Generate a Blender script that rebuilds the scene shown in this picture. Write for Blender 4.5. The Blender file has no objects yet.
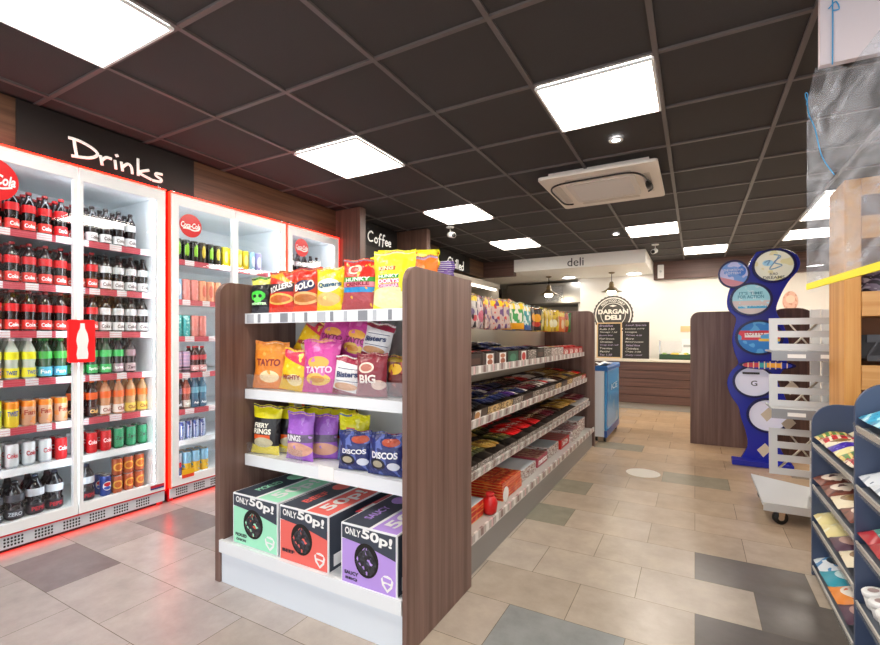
import bpy, bmesh, math, random
from math import sin, cos, pi, sqrt
from mathutils import Vector, Matrix
random.seed(7)
SC = bpy.context.scene
COL = SC.collection

# ------------------------------------------------------------------ materials
_mats = {}
def srgb(c):
    if isinstance(c, str):
        c = tuple(int(c[i:i+2], 16)/255 for i in (0, 2, 4))
    return tuple((x/12.92 if x <= .04045 else ((x+.055)/1.055)**2.4) for x in c) + (1,)
def newmat(name):
    m = bpy.data.materials.new(name); m.use_nodes = True
    return m, m.node_tree, m.node_tree.nodes['Principled BSDF']
def mat(name, col, rough=.5, metal=0, emit=0, ecol=None, trans=0, spec=.5, coat=0, bump=0, bscale=40):
    if name in _mats: return _mats[name]
    m, t, b = newmat(name)
    b.inputs['Base Color'].default_value = srgb(col)
    b.inputs['Roughness'].default_value = rough
    b.inputs['Metallic'].default_value = metal
    b.inputs['Specular IOR Level'].default_value = spec
    b.inputs['Coat Weight'].default_value = coat
    if emit:
        b.inputs['Emission Color'].default_value = srgb(ecol or col)
        b.inputs['Emission Strength'].default_value = emit
    if trans: b.inputs['Transmission Weight'].default_value = trans
    if bump:
        n = t.nodes.new('ShaderNodeTexNoise'); n.inputs['Scale'].default_value = bscale
        u = t.nodes.new('ShaderNodeBump'); u.inputs['Strength'].default_value = bump; u.inputs['Distance'].default_value = .01
        tc = t.nodes.new('ShaderNodeTexCoord'); t.links.new(tc.outputs['Object'], n.inputs['Vector'])
        t.links.new(n.outputs['Fac'], u.inputs['Height']); t.links.new(u.outputs['Normal'], b.inputs['Normal'])
    _mats[name] = m
    return m
def mth(t, op, a, b=None, c=None, clamp=False):
    n = t.nodes.new('ShaderNodeMath'); n.operation = op; n.use_clamp = clamp
    for i, x in enumerate((a, b, c)):
        if x is None: continue
        if isinstance(x, (int, float)): n.inputs[i].default_value = x
        else: t.links.new(x, n.inputs[i])
    return n.outputs[0]
def mixc(t, f, a, b):
    n = t.nodes.new('ShaderNodeMix'); n.data_type = 'RGBA'
    for i, x in ((0, f), (6, a), (7, b)):
        if isinstance(x, (int, float)): n.inputs[i].default_value = x
        elif isinstance(x, tuple): n.inputs[i].default_value = x
        else: t.links.new(x, n.inputs[i])
    return n.outputs[2]
def design(name, base, shapes=(), rough=.35, crinkle=0, emit=0, metal=0):
    """printed surface: shapes in UV space.  e: ellipse cx,cy,rx,ry,col   r: rect x0,y0,x1,y1,col   h: a*u+b*v>c,col   n: blobs scale,thr,col   s: stripes count,duty,col (along u)   b: bands along v"""
    if name in _mats: return _mats[name]
    m, t, b = newmat(name)
    tc = t.nodes.new('ShaderNodeTexCoord'); sp = t.nodes.new('ShaderNodeSeparateXYZ'); t.links.new(tc.outputs['UV'], sp.inputs[0])
    U, V = sp.outputs[0], sp.outputs[1]
    c = srgb(base)
    for s in shapes:
        k = s[0]; col = srgb(s[-1])
        if k == 'e':
            dx = mth(t, 'DIVIDE', mth(t, 'SUBTRACT', U, s[1]), s[3]); dy = mth(t, 'DIVIDE', mth(t, 'SUBTRACT', V, s[2]), s[4])
            f = mth(t, 'LESS_THAN', mth(t, 'ADD', mth(t, 'MULTIPLY', dx, dx), mth(t, 'MULTIPLY', dy, dy)), 1.0)
        elif k == 'r':
            fx = mth(t, 'COMPARE', U, (s[1]+s[3])/2, abs(s[3]-s[1])/2); fy = mth(t, 'COMPARE', V, (s[2]+s[4])/2, abs(s[4]-s[2])/2)
            f = mth(t, 'MULTIPLY', fx, fy)
        elif k == 'h':
            f = mth(t, 'GREATER_THAN', mth(t, 'ADD', mth(t, 'MULTIPLY', U, s[1]), mth(t, 'MULTIPLY', V, s[2])), s[3])
        elif k == 'n':
            n = t.nodes.new('ShaderNodeTexNoise'); n.inputs['Scale'].default_value = s[1]; n.inputs['Detail'].default_value = 1
            t.links.new(tc.outputs['UV'], n.inputs['Vector']); f = mth(t, 'GREATER_THAN', n.outputs['Fac'], s[2])
        elif k in 'sb':
            w = U if k == 's' else V
            f = mth(t, 'LESS_THAN', mth(t, 'FRACT', mth(t, 'MULTIPLY', w, s[1])), s[2])
        c = mixc(t, f, c, col)
    if isinstance(c, tuple): b.inputs['Base Color'].default_value = c
    else: t.links.new(c, b.inputs['Base Color'])
    b.inputs['Roughness'].default_value = rough; b.inputs['Metallic'].default_value = metal
    if emit:
        b.inputs['Emission Strength'].default_value = emit
        if isinstance(c, tuple): b.inputs['Emission Color'].default_value = c
        else: t.links.new(c, b.inputs['Emission Color'])
    if crinkle:
        n = t.nodes.new('ShaderNodeTexNoise'); n.inputs['Scale'].default_value = 28; n.inputs['Detail'].default_value = 2
        t.links.new(tc.outputs['Object'], n.inputs['Vector'])
        u = t.nodes.new('ShaderNodeBump'); u.inputs['Strength'].default_value = crinkle; u.inputs['Distance'].default_value = .02
        t.links.new(n.outputs['Fac'], u.inputs['Height']); t.links.new(u.outputs['Normal'], b.inputs['Normal'])
    _mats[name] = m
    return m
def wood(name, c1, c2, axis='z', scale=1.0, rough=.45):
    if name in _mats: return _mats[name]
    m, t, b = newmat(name)
    tc = t.nodes.new('ShaderNodeTexCoord'); mp = t.nodes.new('ShaderNodeMapping')
    s = [38*scale]*3; s['xyz'.index(axis)] = 1.2*scale
    mp.inputs['Scale'].default_value = s
    t.links.new(tc.outputs['Object'], mp.inputs[0])
    n = t.nodes.new('ShaderNodeTexNoise'); n.inputs['Scale'].default_value = 1.0; n.inputs['Detail'].default_value = 5; n.inputs['Roughness'].default_value = .65
    t.links.new(mp.outputs[0], n.inputs['Vector'])
    r = t.nodes.new('ShaderNodeValToRGB'); r.color_ramp.elements[0].position = .34; r.color_ramp.elements[0].color = srgb(c1)
    r.color_ramp.elements[1].position = .66; r.color_ramp.elements[1].color = srgb(c2)
    t.links.new(n.outputs['Fac'], r.inputs[0]); t.links.new(r.outputs[0], b.inputs['Base Color'])
    b.inputs['Roughness'].default_value = rough
    _mats[name] = m
    return m
def glass(name, tint=(1, 1, 1), refl=.07, haze=0, hazecol='ffffff', rough=.0, smear=0):
    if name in _mats: return _mats[name]
    m, t, b = newmat(name); t.nodes.remove(b)
    o = t.nodes['Material Output']
    tr = t.nodes.new('ShaderNodeBsdfTransparent'); tr.inputs[0].default_value = tuple(tint)+(1,)
    gl = t.nodes.new('ShaderNodeBsdfGlossy'); gl.inputs['Roughness'].default_value = rough
    mx = t.nodes.new('ShaderNodeMixShader')
    if refl >= .05:
        fr = t.nodes.new('ShaderNodeLayerWeight'); fr.inputs[0].default_value = refl*3
        t.links.new(mth(t, 'MULTIPLY_ADD', fr.outputs['Facing'], refl*1.5, refl*.5), mx.inputs[0])
    else: mx.inputs[0].default_value = refl
    t.links.new(tr.outputs[0], mx.inputs[1]); t.links.new(gl.outputs[0], mx.inputs[2])
    out = mx.outputs[0]
    if haze:
        df = t.nodes.new('ShaderNodeBsdfDiffuse'); df.inputs[0].default_value = srgb(hazecol)
        m2 = t.nodes.new('ShaderNodeMixShader')
        if smear:
            n = t.nodes.new('ShaderNodeTexNoise'); n.inputs['Scale'].default_value = 3.0; n.inputs['Detail'].default_value = 6; n.inputs['Distortion'].default_value = 2.2
            mp = t.nodes.new('ShaderNodeMapping'); mp.inputs['Scale'].default_value = (1, 1, 2.5); mp.inputs['Rotation'].default_value = (.7, .3, .2)
            tc = t.nodes.new('ShaderNodeTexCoord'); t.links.new(tc.outputs['Object'], mp.inputs[0]); t.links.new(mp.outputs[0], n.inputs['Vector'])
            t.links.new(mth(t, 'MULTIPLY_ADD', mth(t, 'SUBTRACT', n.outputs['Fac'], .38, clamp=True), smear, haze, clamp=True), m2.inputs[0])
        else: m2.inputs[0].default_value = haze
        t.links.new(out, m2.inputs[1]); t.links.new(df.outputs[0], m2.inputs[2]); out = m2.outputs[0]
    t.links.new(out, o.inputs[0])
    _mats[name] = m
    return m

# ------------------------------------------------------------------ geometry
_text = {}
def text_geo(s, shear=0, bold=.015, space=1.0):
    k = (s, shear, bold, space)
    if k in _text: return _text[k]
    c = bpy.data.curves.new('t', 'FONT'); c.body = s; c.size = 1; c.resolution_u = 3; c.offset = bold; c.shear = shear; c.space_character = space
    o = bpy.data.objects.new('t', c)
    me = bpy.data.meshes.new_from_object(o)
    vs = [(v.co.x, v.co.y) for v in me.vertices]; fs = [tuple(p.vertices) for p in me.polygons]
    bpy.data.objects.remove(o); bpy.data.curves.remove(c); bpy.data.meshes.remove(me)
    if not vs: _text[k] = ([], [], 1); return _text[k]
    x0 = min(v[0] for v in vs); x1 = max(v[0] for v in vs); y0 = min(v[1] for v in vs); y1 = max(v[1] for v in vs)
    vs = [((x-x0)/(x1-x0), (y-y0)/(y1-y0)) for x, y in vs]
    _text[k] = (vs, fs, (x1-x0)/(y1-y0))
    return _text[k]
def smooth_line(pts, n=6):
    if len(pts) < 3: return pts
    P = [pts[0]]+list(pts)+[pts[-1]]; out = []
    for i in range(1, len(P)-2):
        for k in range(n):
            t = k/n; a, b, c, d = P[i-1], P[i], P[i+1], P[i+2]
            out.append(tuple(.5*((2*b[j])+(-a[j]+c[j])*t+(2*a[j]-5*b[j]+4*c[j]-d[j])*t*t+(-a[j]+3*b[j]-3*c[j]+d[j])*t**3) for j in range(len(b))))
    out.append(P[-2]); return out
def rrect(x0, z0, x1, z1, r, which='all', n=6):
    """rounded rectangle outline, counter-clockwise; which = subset of 'bl br tr tl'"""
    out = []
    for key, cx, cz, a0 in (('bl', x0+r, z0+r, pi), ('br', x1-r, z0+r, 1.5*pi), ('tr', x1-r, z1-r, 0), ('tl', x0+r, z1-r, .5*pi)):
        if which == 'all' or key in which:
            out += [(cx+r*cos(a0+k*pi/2/n), cz+r*sin(a0+k*pi/2/n)) for k in range(n+1)]
        else:
            out.append({'bl': (x0, z0), 'br': (x1, z0), 'tr': (x1, z1), 'tl': (x0, z1)}[key])
    return out
def ellipse(cx, cz, rx, rz, n=28): return [(cx+rx*cos(2*pi*k/n), cz+rz*sin(2*pi*k/n)) for k in range(n)]
class MB:
    def __init__(s): s.v = []; s.f = []; s.m = []; s.uv = []; s.sm = []
    def face(s, idx, m=0, uv=None, sm=False):
        s.f.append(tuple(idx)); s.m.append(m); s.uv.append(uv or [(0, 0)]*len(idx)); s.sm.append(sm)
    def box(s, x0, x1, y0, y1, z0, z1, m=0, T=None, mf=None):
        b = len(s.v); P = [(x, y, z) for z in (z0, z1) for y in (y0, y1) for x in (x0, x1)]
        if T: P = [tuple(T(Vector(p))) for p in P]
        s.v += P
        q = [(0, 0), (1, 0), (1, 1), (0, 1)]
        for key, fc in (('front', (0, 1, 5, 4)), ('back', (3, 2, 6, 7)), ('left', (2, 0, 4, 6)), ('right', (1, 3, 7, 5)), ('top', (4, 5, 7, 6)), ('bottom', (2, 3, 1, 0))):
            s.face([b+i for i in fc], (mf or {}).get(key, m), q)
        return s
    def prism(s, poly, y0, y1, m=0, side=None, plane='xz', T=None):
        """poly in (x,z), extruded along y (front = y0, the viewer's side)"""
        if plane == 'xz': g = lambda p, d: (p[0], d, p[1])
        elif plane == 'yz': g = lambda p, d: (d, p[0], p[1])
        else: g = lambda p, d: (p[0], p[1], d)
        b = len(s.v); n = len(poly)
        P = [g(p, y0) for p in poly]+[g(p, y1) for p in poly]
        if T: P = [tuple(T(Vector(p))) for p in P]
        s.v += P
        xs = [p[0] for p in poly]; zs = [p[1] for p in poly]
        dx = (max(xs)-min(xs)) or 1; dz = (max(zs)-min(zs)) or 1
        uv = [((p[0]-min(xs))/dx, (p[1]-min(zs))/dz) for p in poly]
        s.face(range(b, b+n), m, uv); s.face(range(b+2*n-1, b+n-1, -1), m, uv[::-1])
        sd = m if side is None else side
        for i in range(n): s.face((b+i, b+n+i, b+n+(i+1) % n, b+(i+1) % n), sd)
        return s
    def ring(s, outer, inner, y0, y1, m=0):
        """frame between two outlines with the same number of points"""
        b = len(s.v); n = len(outer)
        s.v += [(p[0], y, p[1]) for y in (y0, y1) for q in (outer, inner) for p in q]
        for i in range(n):
            j = (i+1) % n
            s.face((b+i, b+j, b+n+j, b+n+i), m); s.face((b+2*n+i, b+3*n+i, b+3*n+j, b+2*n+j), m)
            s.face((b+i, b+2*n+i, b+2*n+j, b+j), m); s.face((b+n+i, b+n+j, b+3*n+j, b+3*n+i), m)
        return s
    def grid(s, fn, nu, nv, m=0, sm=True, mfn=None):
        b = len(s.v)
        for j in range(nv+1):
            for i in range(nu+1): s.v.append(tuple(fn(i/nu, j/nv)))
        for j in range(nv):
            for i in range(nu):
                a = b+j*(nu+1)+i
                s.face((a, a+1, a+nu+2, a+nu+1), mfn(i/nu, j/nv) if mfn else m, [(i/nu, j/nv), ((i+1)/nu, j/nv), ((i+1)/nu, (j+1)/nv), (i/nu, (j+1)/nv)], sm)
        return s
    def lathe(s, prof, seg=14, m=0, c=(0, 0, 0), axis='z', caps=True, mfn=None, sm=True):
        b = len(s.v); n = len(prof)
        for r, h in prof:
            for k in range(seg):
                a = 2*pi*k/seg
                p = (r*cos(a), r*sin(a), h) if axis == 'z' else ((r*cos(a), h, r*sin(a)) if axis == 'y' else (h, r*cos(a), r*sin(a)))
                s.v.append((c[0]+p[0], c[1]+p[1], c[2]+p[2]))
        h0 = prof[0][1]; dh = (prof[-1][1]-h0) or 1
        for i in range(n-1):
            va, vb = (prof[i][1]-h0)/dh, (prof[i+1][1]-h0)/dh
            for k in range(seg):
                k2 = (k+1) % seg
                q = (b+i*seg+k, b+i*seg+k2, b+(i+1)*seg+k2, b+(i+1)*seg+k)
                uv = [(k/seg, va), ((k+1)/seg, va), ((k+1)/seg, vb), (k/seg, vb)]
                if axis == 'y': q = q[::-1]; uv = uv[::-1]
                s.face(q, mfn(i) if mfn else m, uv, sm)
        if caps:
            s.face([b+k for k in range(seg)][::-1], mfn(0) if mfn else m); s.face([b+(n-1)*seg+k for k in range(seg)], mfn(n-2) if mfn else m)
        return s
    def tube(s, pts, r, seg=6, m=0, flat=None):
        pts = [Vector(p) for p in pts]; b = len(s.v); n = len(pts)
        for i, p in enumerate(pts):
            d = (pts[min(i+1, n-1)]-pts[max(i-1, 0)]).normalized()
            up = Vector((0, 0, 1)) if abs(d.z) < .95 else Vector((0, 1, 0))
            if flat: up = Vector(flat)
            a = d.cross(up).normalized(); c = a.cross(d).normalized()
            for k in range(seg):
                t = 2*pi*k/seg
                s.v.append(tuple(p+a*r*cos(t)+c*r*sin(t)*(0.35 if flat else 1)))
        for i in range(n-1):
            for k in range(seg):
                k2 = (k+1) % seg
                s.face((b+i*seg+k, b+i*seg+k2, b+(i+1)*seg+k2, b+(i+1)*seg+k), m, None, True)
        s.face([b+k for k in range(seg)][::-1], m); s.face([b+(n-1)*seg+k for k in range(seg)], m)
        return s
    def text(s, st, fn, m=0, **kw):
        vs, fs, asp = text_geo(st, **kw); b = len(s.v)
        s.v += [tuple(fn(x, y)) for x, y in vs]
        for f in fs: s.face([b+i for i in f], m)
        return s
    def flat_text(s, st, x0, z0, w, h, y, m=0, rot=0, **kw):
        """text on a plane facing -y"""
        cx, cz = x0+w/2, z0+h/2
        def fn(a, b):
            dx, dz = (a-.5)*w, (b-.5)*h
            return (cx+dx*cos(rot)-dz*sin(rot), y, cz+dx*sin(rot)+dz*cos(rot))
        return s.text(st, fn, m, **kw)
    def build(s, name, mats, parent=None, loc=(0, 0, 0), rz=0, rx=0, ry=0, bev=0, weld=False):
        me = bpy.data.meshes.new(name); me.from_pydata(s.v, [], s.f)
        if not isinstance(mats, (list, tuple)): mats = [mats]
        for x in mats: me.materials.append(x)
        me.polygons.foreach_set('material_index', s.m); me.polygons.foreach_set('use_smooth', s.sm)
        ul = me.uv_layers.new(name='UVMap'); flat = [c for u in s.uv for p in u for c in p]
        ul.data.foreach_set('uv', flat)
        if bev or weld:
            bm = bmesh.new(); bm.from_mesh(me)
            if weld: bmesh.ops.remove_doubles(bm, verts=bm.verts, dist=1e-5)
            if bev:
                es = [e for e in bm.edges if len(e.link_faces) == 2 and e.calc_face_angle(0) > .6]
                bmesh.ops.bevel(bm, geom=es, offset=bev, segments=2, affect='EDGES', profile=.5)
            bm.to_mesh(me); bm.free()
        me.update()
        o = bpy.data.objects.new(name, me); COL.objects.link(o)
        o.location = loc; o.rotation_euler = (rx, ry, rz)
        if parent: o.parent = parent
        return o
def tag(o, label, cat, group=None):
    o['label'] = label; o['category'] = cat
    if group: o['group'] = group
    return o
def thing(name, label, cat, loc=(0, 0, 0), rz=0, rx=0, ry=0, group=None):
    o = bpy.data.objects.new(name, None); COL.objects.link(o); o.empty_display_size = .05
    o.location = loc; o.rotation_euler = (rx, ry, rz)
    return tag(o, label, cat, group)
def struct(o): o['kind'] = 'structure'; return o
def dup(o, loc=None, rot=None, label=None, group=None, mats=None):
    r = o.copy(); COL.objects.link(r)
    if loc is not None: r.location = loc
    if rot is not None: r.rotation_euler = rot
    if label: r['label'] = label
    if group: r['group'] = group
    for ch in list(o.children):
        c = ch.copy(); COL.objects.link(c); c.parent = r
        for g in list(ch.children):
            d = g.copy(); COL.objects.link(d); d.parent = c
    return r
BOX = lambda *a: MB().box(*a)
R90 = pi/2

# ------------------------------------------------------------------ palette
WHITE = mat('white_paint', 'f2f2f0', .35)
SHELFW = mat('white_steel', 'e9ecef', .35)
SHELFG = mat('grey_steel', 'bdbab5', .4)
BLACK = mat('black_plastic', '151313', .5)
DARK = mat('dark_plastic', '2a2727', .5)
CHROME = mat('chrome', 'd0d0d0', .25, 1)
STEEL = mat('brushed_steel', 'b9b4ac', .3, 1)
SILV = mat('silver_paint', 'c9cbcc', .4, .3)
RED = mat('red_gloss', 'd01018', .3)
REDGLOW = mat('red_led', 'ff2010', .4, emit=4.5, ecol='ff2010')
REDFILL = mat('red_floor_fill', 'ff2010', .4, emit=5, ecol='ff2818')
WOODG = wood('greyed_walnut', '5e4239', '866a60', 'z', .55)
WOODV = wood('walnut_panel', '4c342a', '6f5044', 'z', .8)
WOODH = wood('walnut_horizontal_y', '4a3324', '74563f', 'y', .8)
WOODX = wood('walnut_horizontal_x', '4c342c', '6e4f45', 'x', .8)
PINE = wood('pine', 'd08a3e', 'eab268', 'z', .5)
PINEX = wood('pine_board', 'cf8f48', 'e8b474', 'x', .5)
GLASSD = glass('door_glass', (.97, .99, .99), .07)
CLEAR = glass('clear_plastic', (.97, .97, .97), .06, haze=.05, hazecol='e8eef2')
HS = 2.518   # ceiling height
# ------------------------------------------------------------------ room shell
def floor():
    m, t, b = newmat('vinyl_tiles')
    at = t.nodes.new('ShaderNodeVertexColor'); at.layer_name = 'Col'
    n = t.nodes.new('ShaderNodeTexNoise'); n.inputs['Scale'].default_value = 7; n.inputs['Detail'].default_value = 8; n.inputs['Roughness'].default_value = .7
    tc = t.nodes.new('ShaderNodeTexCoord'); t.links.new(tc.outputs['Object'], n.inputs['Vector'])
    mx = t.nodes.new('ShaderNodeMix'); mx.data_type = 'RGBA'; mx.blend_type = 'MULTIPLY'; mx.inputs[0].default_value = .45
    r = t.nodes.new('ShaderNodeValToRGB'); r.color_ramp.elements[0].position = .3; r.color_ramp.elements[0].color = (.62, .62, .62, 1); r.color_ramp.elements[1].position = .65; r.color_ramp.elements[1].color = (1.1, 1.1, 1.1, 1)
    t.links.new(n.outputs['Fac'], r.inputs[0]); t.links.new(at.outputs['Color'], mx.inputs[6]); t.links.new(r.outputs[0], mx.inputs[7])
    t.links.new(mx.outputs[2], b.inputs['Base Color']); b.inputs['Roughness'].default_value = .27
    b.inputs['Specular IOR Level'].default_value = .5
    TW, TH = .476, .3185
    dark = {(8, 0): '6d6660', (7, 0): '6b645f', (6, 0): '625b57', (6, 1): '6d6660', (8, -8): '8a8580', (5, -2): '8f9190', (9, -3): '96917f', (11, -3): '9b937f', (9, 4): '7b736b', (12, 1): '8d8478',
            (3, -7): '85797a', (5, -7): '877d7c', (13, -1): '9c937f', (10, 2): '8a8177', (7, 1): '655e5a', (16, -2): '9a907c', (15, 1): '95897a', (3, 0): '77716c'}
    v, f, c = [], [], []
    def quad(x0, x1, y0, y1, z, col):
        k = len(v); v.extend([(x0, y0, z), (x1, y0, z), (x1, y1, z), (x0, y1, z)]); f.append((k, k+1, k+2, k+3)); c.append(col)
    quad(-4.1, 2.6, -1.4, 10.4, -.0012, srgb('6c6253'))
    for j in range(-4, 32):
        y0 = 2.557+(j-8)*TH; off = 0 if j % 2 == 0 else TW/2
        if y0 + TH > 10.3: continue
        for i in range(-9, 6):
            x0 = i*TW+off
            if x0 < -4.1: continue
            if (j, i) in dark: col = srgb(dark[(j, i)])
            else:
                k = random.uniform(-.03, .025); g = min(1, max(0, (-1.0-x0)/1.2))  # greyer light on the left side, put into the tile colour
                q_ = min(1, max(0, (y0-2.4)/3)); cc = [.715+.06*q_, .66-.01*q_, .60-.085*q_]; dd = [.69, .655, .645]  # far tiles tinted warmer: the aisle's warm light put into their colour
                cc = [a*(1-g)+q*g+k for a, q in zip(cc, dd)]
                col = srgb(tuple(cc))
            quad(x0+.0012, x0+TW-.0012, y0+.0012, y0+TH-.0012, 0, col)
    me = bpy.data.meshes.new('floor'); me.from_pydata(v, [], f); me.materials.append(m)
    ca = me.color_attributes.new('Col', 'FLOAT_COLOR', 'CORNER')
    ca.data.foreach_set('color', [q for cc in c for _ in range(4) for q in cc])
    o = bpy.data.objects.new('floor', me); COL.objects.link(o); return struct(o)
floor()
def ceiling():
    tile = mat('ceiling_tile', '35302f', .8, bump=.15, bscale=160)
    bar = mat('ceiling_bar', '5b5250', .45)
    MX, MY, P = -.163, 1.786, .6
    c = struct(BOX(-4.1, 2.6, -1.4, 10.4, HS+.012, HS+.05).build('ceiling', tile))
    g = MB()
    for i in range(-7, 5):
        x = MX+i*.599; g.box(x-.012, x+.012, -1.4, 9.2, HS, HS+.014)
    for j in range(-5, 13):
        y = MY+j*.602; g.box(-3.4, 2.6, y-.0115, y+.0115, HS+.001, HS+.014)
    o = g.build('ceiling_grid', bar, c)
    o['kind'] = 'structure'
ceiling()
CREAM = mat('cream_wall', 'f4efe6', .6)
struct(BOX(-4.1, -4.0, -1.4, 10.4, 0, HS).build('wall_left', mat('left_wall', '3a2f2a', .7)))
struct(BOX(-3.45, -3.33, -1.4, 7.6, 2.235, HS).build('trim_1', WOODH))                    # wood bulkhead over the coolers
struct(BOX(-1.95, 2.6, 9.12, 9.25, 0, HS).build('wall_back', CREAM))
struct(BOX(-4.0, -1.95, 10.2, 10.3, 0, HS).build('wall_kitchen', mat('kitchen_wall', 'cfc6b6', .5)))
struct(BOX(-2.02, -1.95, 9.25, 10.2, 0, HS).build('wall_kitchen_side', CREAM))
struct(BOX(2.5, 2.6, -1.4, 9.12, 0, HS).build('wall_right', CREAM))
struct(BOX(-.645, 2.5, 9.04, 9.12, 2.2, HS).build('trim_2', WOODX))                       # wood band on the back wall
# white box above the deli
MB().box(-2.75, -.655, 7.6, 9.12, 2.31, HS).build('trim_3', mat('deli_white', 'f1efe9', .5))['kind'] = 'structure'
BOX(-4.0, -2.755, 7.75, 10.2, 2.31, HS).build('trim_4', CREAM)['kind'] = 'structure'
BOX(-2.755, -1.95, 9.12, 10.2, 2.31, HS).build('trim_6', CREAM)['kind'] = 'structure'
BOX(-3.45, -2.76, 7.605, 7.74, 2.25, HS).build('trim_5', WOODX)['kind'] = 'structure'

# ------------------------------------------------------------------ ceiling lights
PANEL = mat('led_panel', 'ffffff', .5, emit=17, ecol='fff6ea')
lights = [(-4, -2, 'over the near drinks cooler'), (-4, 1, 'second from the window in the row beside the coolers'), (-4, 4, 'third along the row beside the coolers, over the coffee sign'), (-4, 7, 'fourth along the row beside the coolers, near the deli box'),
          (-1, 1, 'large and near, in front of the air conditioning unit'), (-1, 7, 'just beyond the air conditioning unit'), (0, 10, 'farthest, above the chalkboards and blue stand'),
          (2, 9, 'farthest of those above the pine shelving'), (2, 7, 'middle one seen through the smeared screen'), (2, 6, 'nearer one seen through the smeared screen'), (-1, -2, 'over the near aisle'), (2, -2, 'over the till')]
first = None
for i, j, w in lights:
    x, y = -.163+i*.599, 1.786+j*.602
    lab = 'square white ceiling light panel, ' + w
    if first is None:
        first = thing('ceiling_light', lab, 'ceiling light', (x+.2995, y+.301, HS), group='ceiling light panels')
        MB().ring([(-.29, -.29), (.29, -.29), (.29, .29), (-.29, .29)], [(-.278, -.278), (.278, -.278), (.278, .278), (-.278, .278)], 0, .012).build('frame', WHITE, first, rx=-R90, loc=(0, 0, -.003))
        BOX(-.278, .278, -.278, .278, -.001, .009).build('diffuser', PANEL, first)
    else: dup(first, (x+.2995, y+.301, HS), label=lab)
for x, y, lab in ((-.468, 3.30, 'small round silver downlight in front of the air conditioning unit'), (-.9, 6.33, 'small round downlight between far ceiling panels')):
    d = thing('downlight', lab, 'downlight', (x, y, HS-.004))
    MB().lathe([(.026, 0), (.045, -.004), (.047, .003), (.03, .004)], 20, caps=False).build('rim', WHITE, d)
    MB().lathe([(.028, .003), (.028, .001)], 16).build('lens', mat('small_lamp', 'ffffff', .4, emit=22), d)
# air conditioner
def ac():
    t = thing('air_conditioner', 'square cream ceiling air conditioning cassette with black cable looped over its grille', 'air conditioner', (-.68, 4.13, 2.452))
    cm = mat('ac_cream', 'e6ddd2', .45)
    MB().prism(rrect(-.445, -.475, .445, .475, .03), 0, .025, plane='xy').build('fascia', cm, t, bev=.004)
    BOX(-.38, .38, -.38, .38, .025, .075).build('body', cm, t)
    g = MB().prism(rrect(-.27, -.27, .27, .27, .03), -.012, 0, plane='xy')
    for k in range(16): g.box(-.23, .23, -.23+k*.029, -.22+k*.029, -.016, -.012)
    g.build('grille', mat('ac_grey', 'd8d2cb', .5), t)
    for a in range(4):
        q = MB().prism(rrect(-.25, -.375, .25, -.32, .02), -.004, .001, plane='xy'); q.build('louvre', mat('ac_slot', 'c9bfb3', .4), t, rz=a*R90)
    pts = [(-.33, .30, -.01), (-.39, .22, -.02), (-.40, 0, -.02), (-.39, -.25, -.02), (-.28, -.36, -.02), (0, -.385, -.022), (.22, -.38, -.02), (.31, -.30, -.02), (.36, -.1, -.02), (.37, .1, -.02), (.33, .22, -.01)]
    MB().tube(smooth_line(pts, 5), .0075).build('cable', BLACK, t)
    MB().lathe([(.0, -.07), (.022, -.06), (.026, 0), (.022, .06), (0, .07)], 12, axis='y').build('float_switch', BLACK, t, loc=(.35, .0, -.02))
ac()
# security cameras
def cctv(x, y, lab, rz):
    t = thing('security_camera', lab, 'camera', (x, y, HS-.001), rz)
    MB().lathe([(.045, -.012), (.05, -.004), (.05, 0)], 16).build('base', WHITE, t)
    MB().tube([(0, 0, -.01), (0, 0, -.06), (.0, -.03, -.085)], .012).build('bracket', WHITE, t)
    MB().lathe([(.024, -.07), (.034, -.066), (.034, .06), (.028, .07)], 16, axis='y').build('body', WHITE, t, loc=(0, -.04, -.105), rx=.25)
    MB().lathe([(.0, -.002), (.026, 0), (.026, .004)], 16, axis='y').build('lens', BLACK, t, loc=(0, -.113, -.123), rx=.25)
cctv(-2.6, 4.93, 'small white ceiling camera beside the Coffee sign column', .9)
cctv(-.5, 7.3, 'small white ceiling camera beside the deli box corner', -.2)
t = thing('smoke_sounder', 'small white wall box on the wooden band at its left end', 'alarm box', (-.53, 9.04, 2.34))
BOX(-.05, .05, -.04, 0, -.12, .12).build('case', WHITE, t, bev=.008)
MB().lathe([(.02, -.045), (.02, -.04)], 12, axis='y').build('button', SILV, t)

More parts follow.
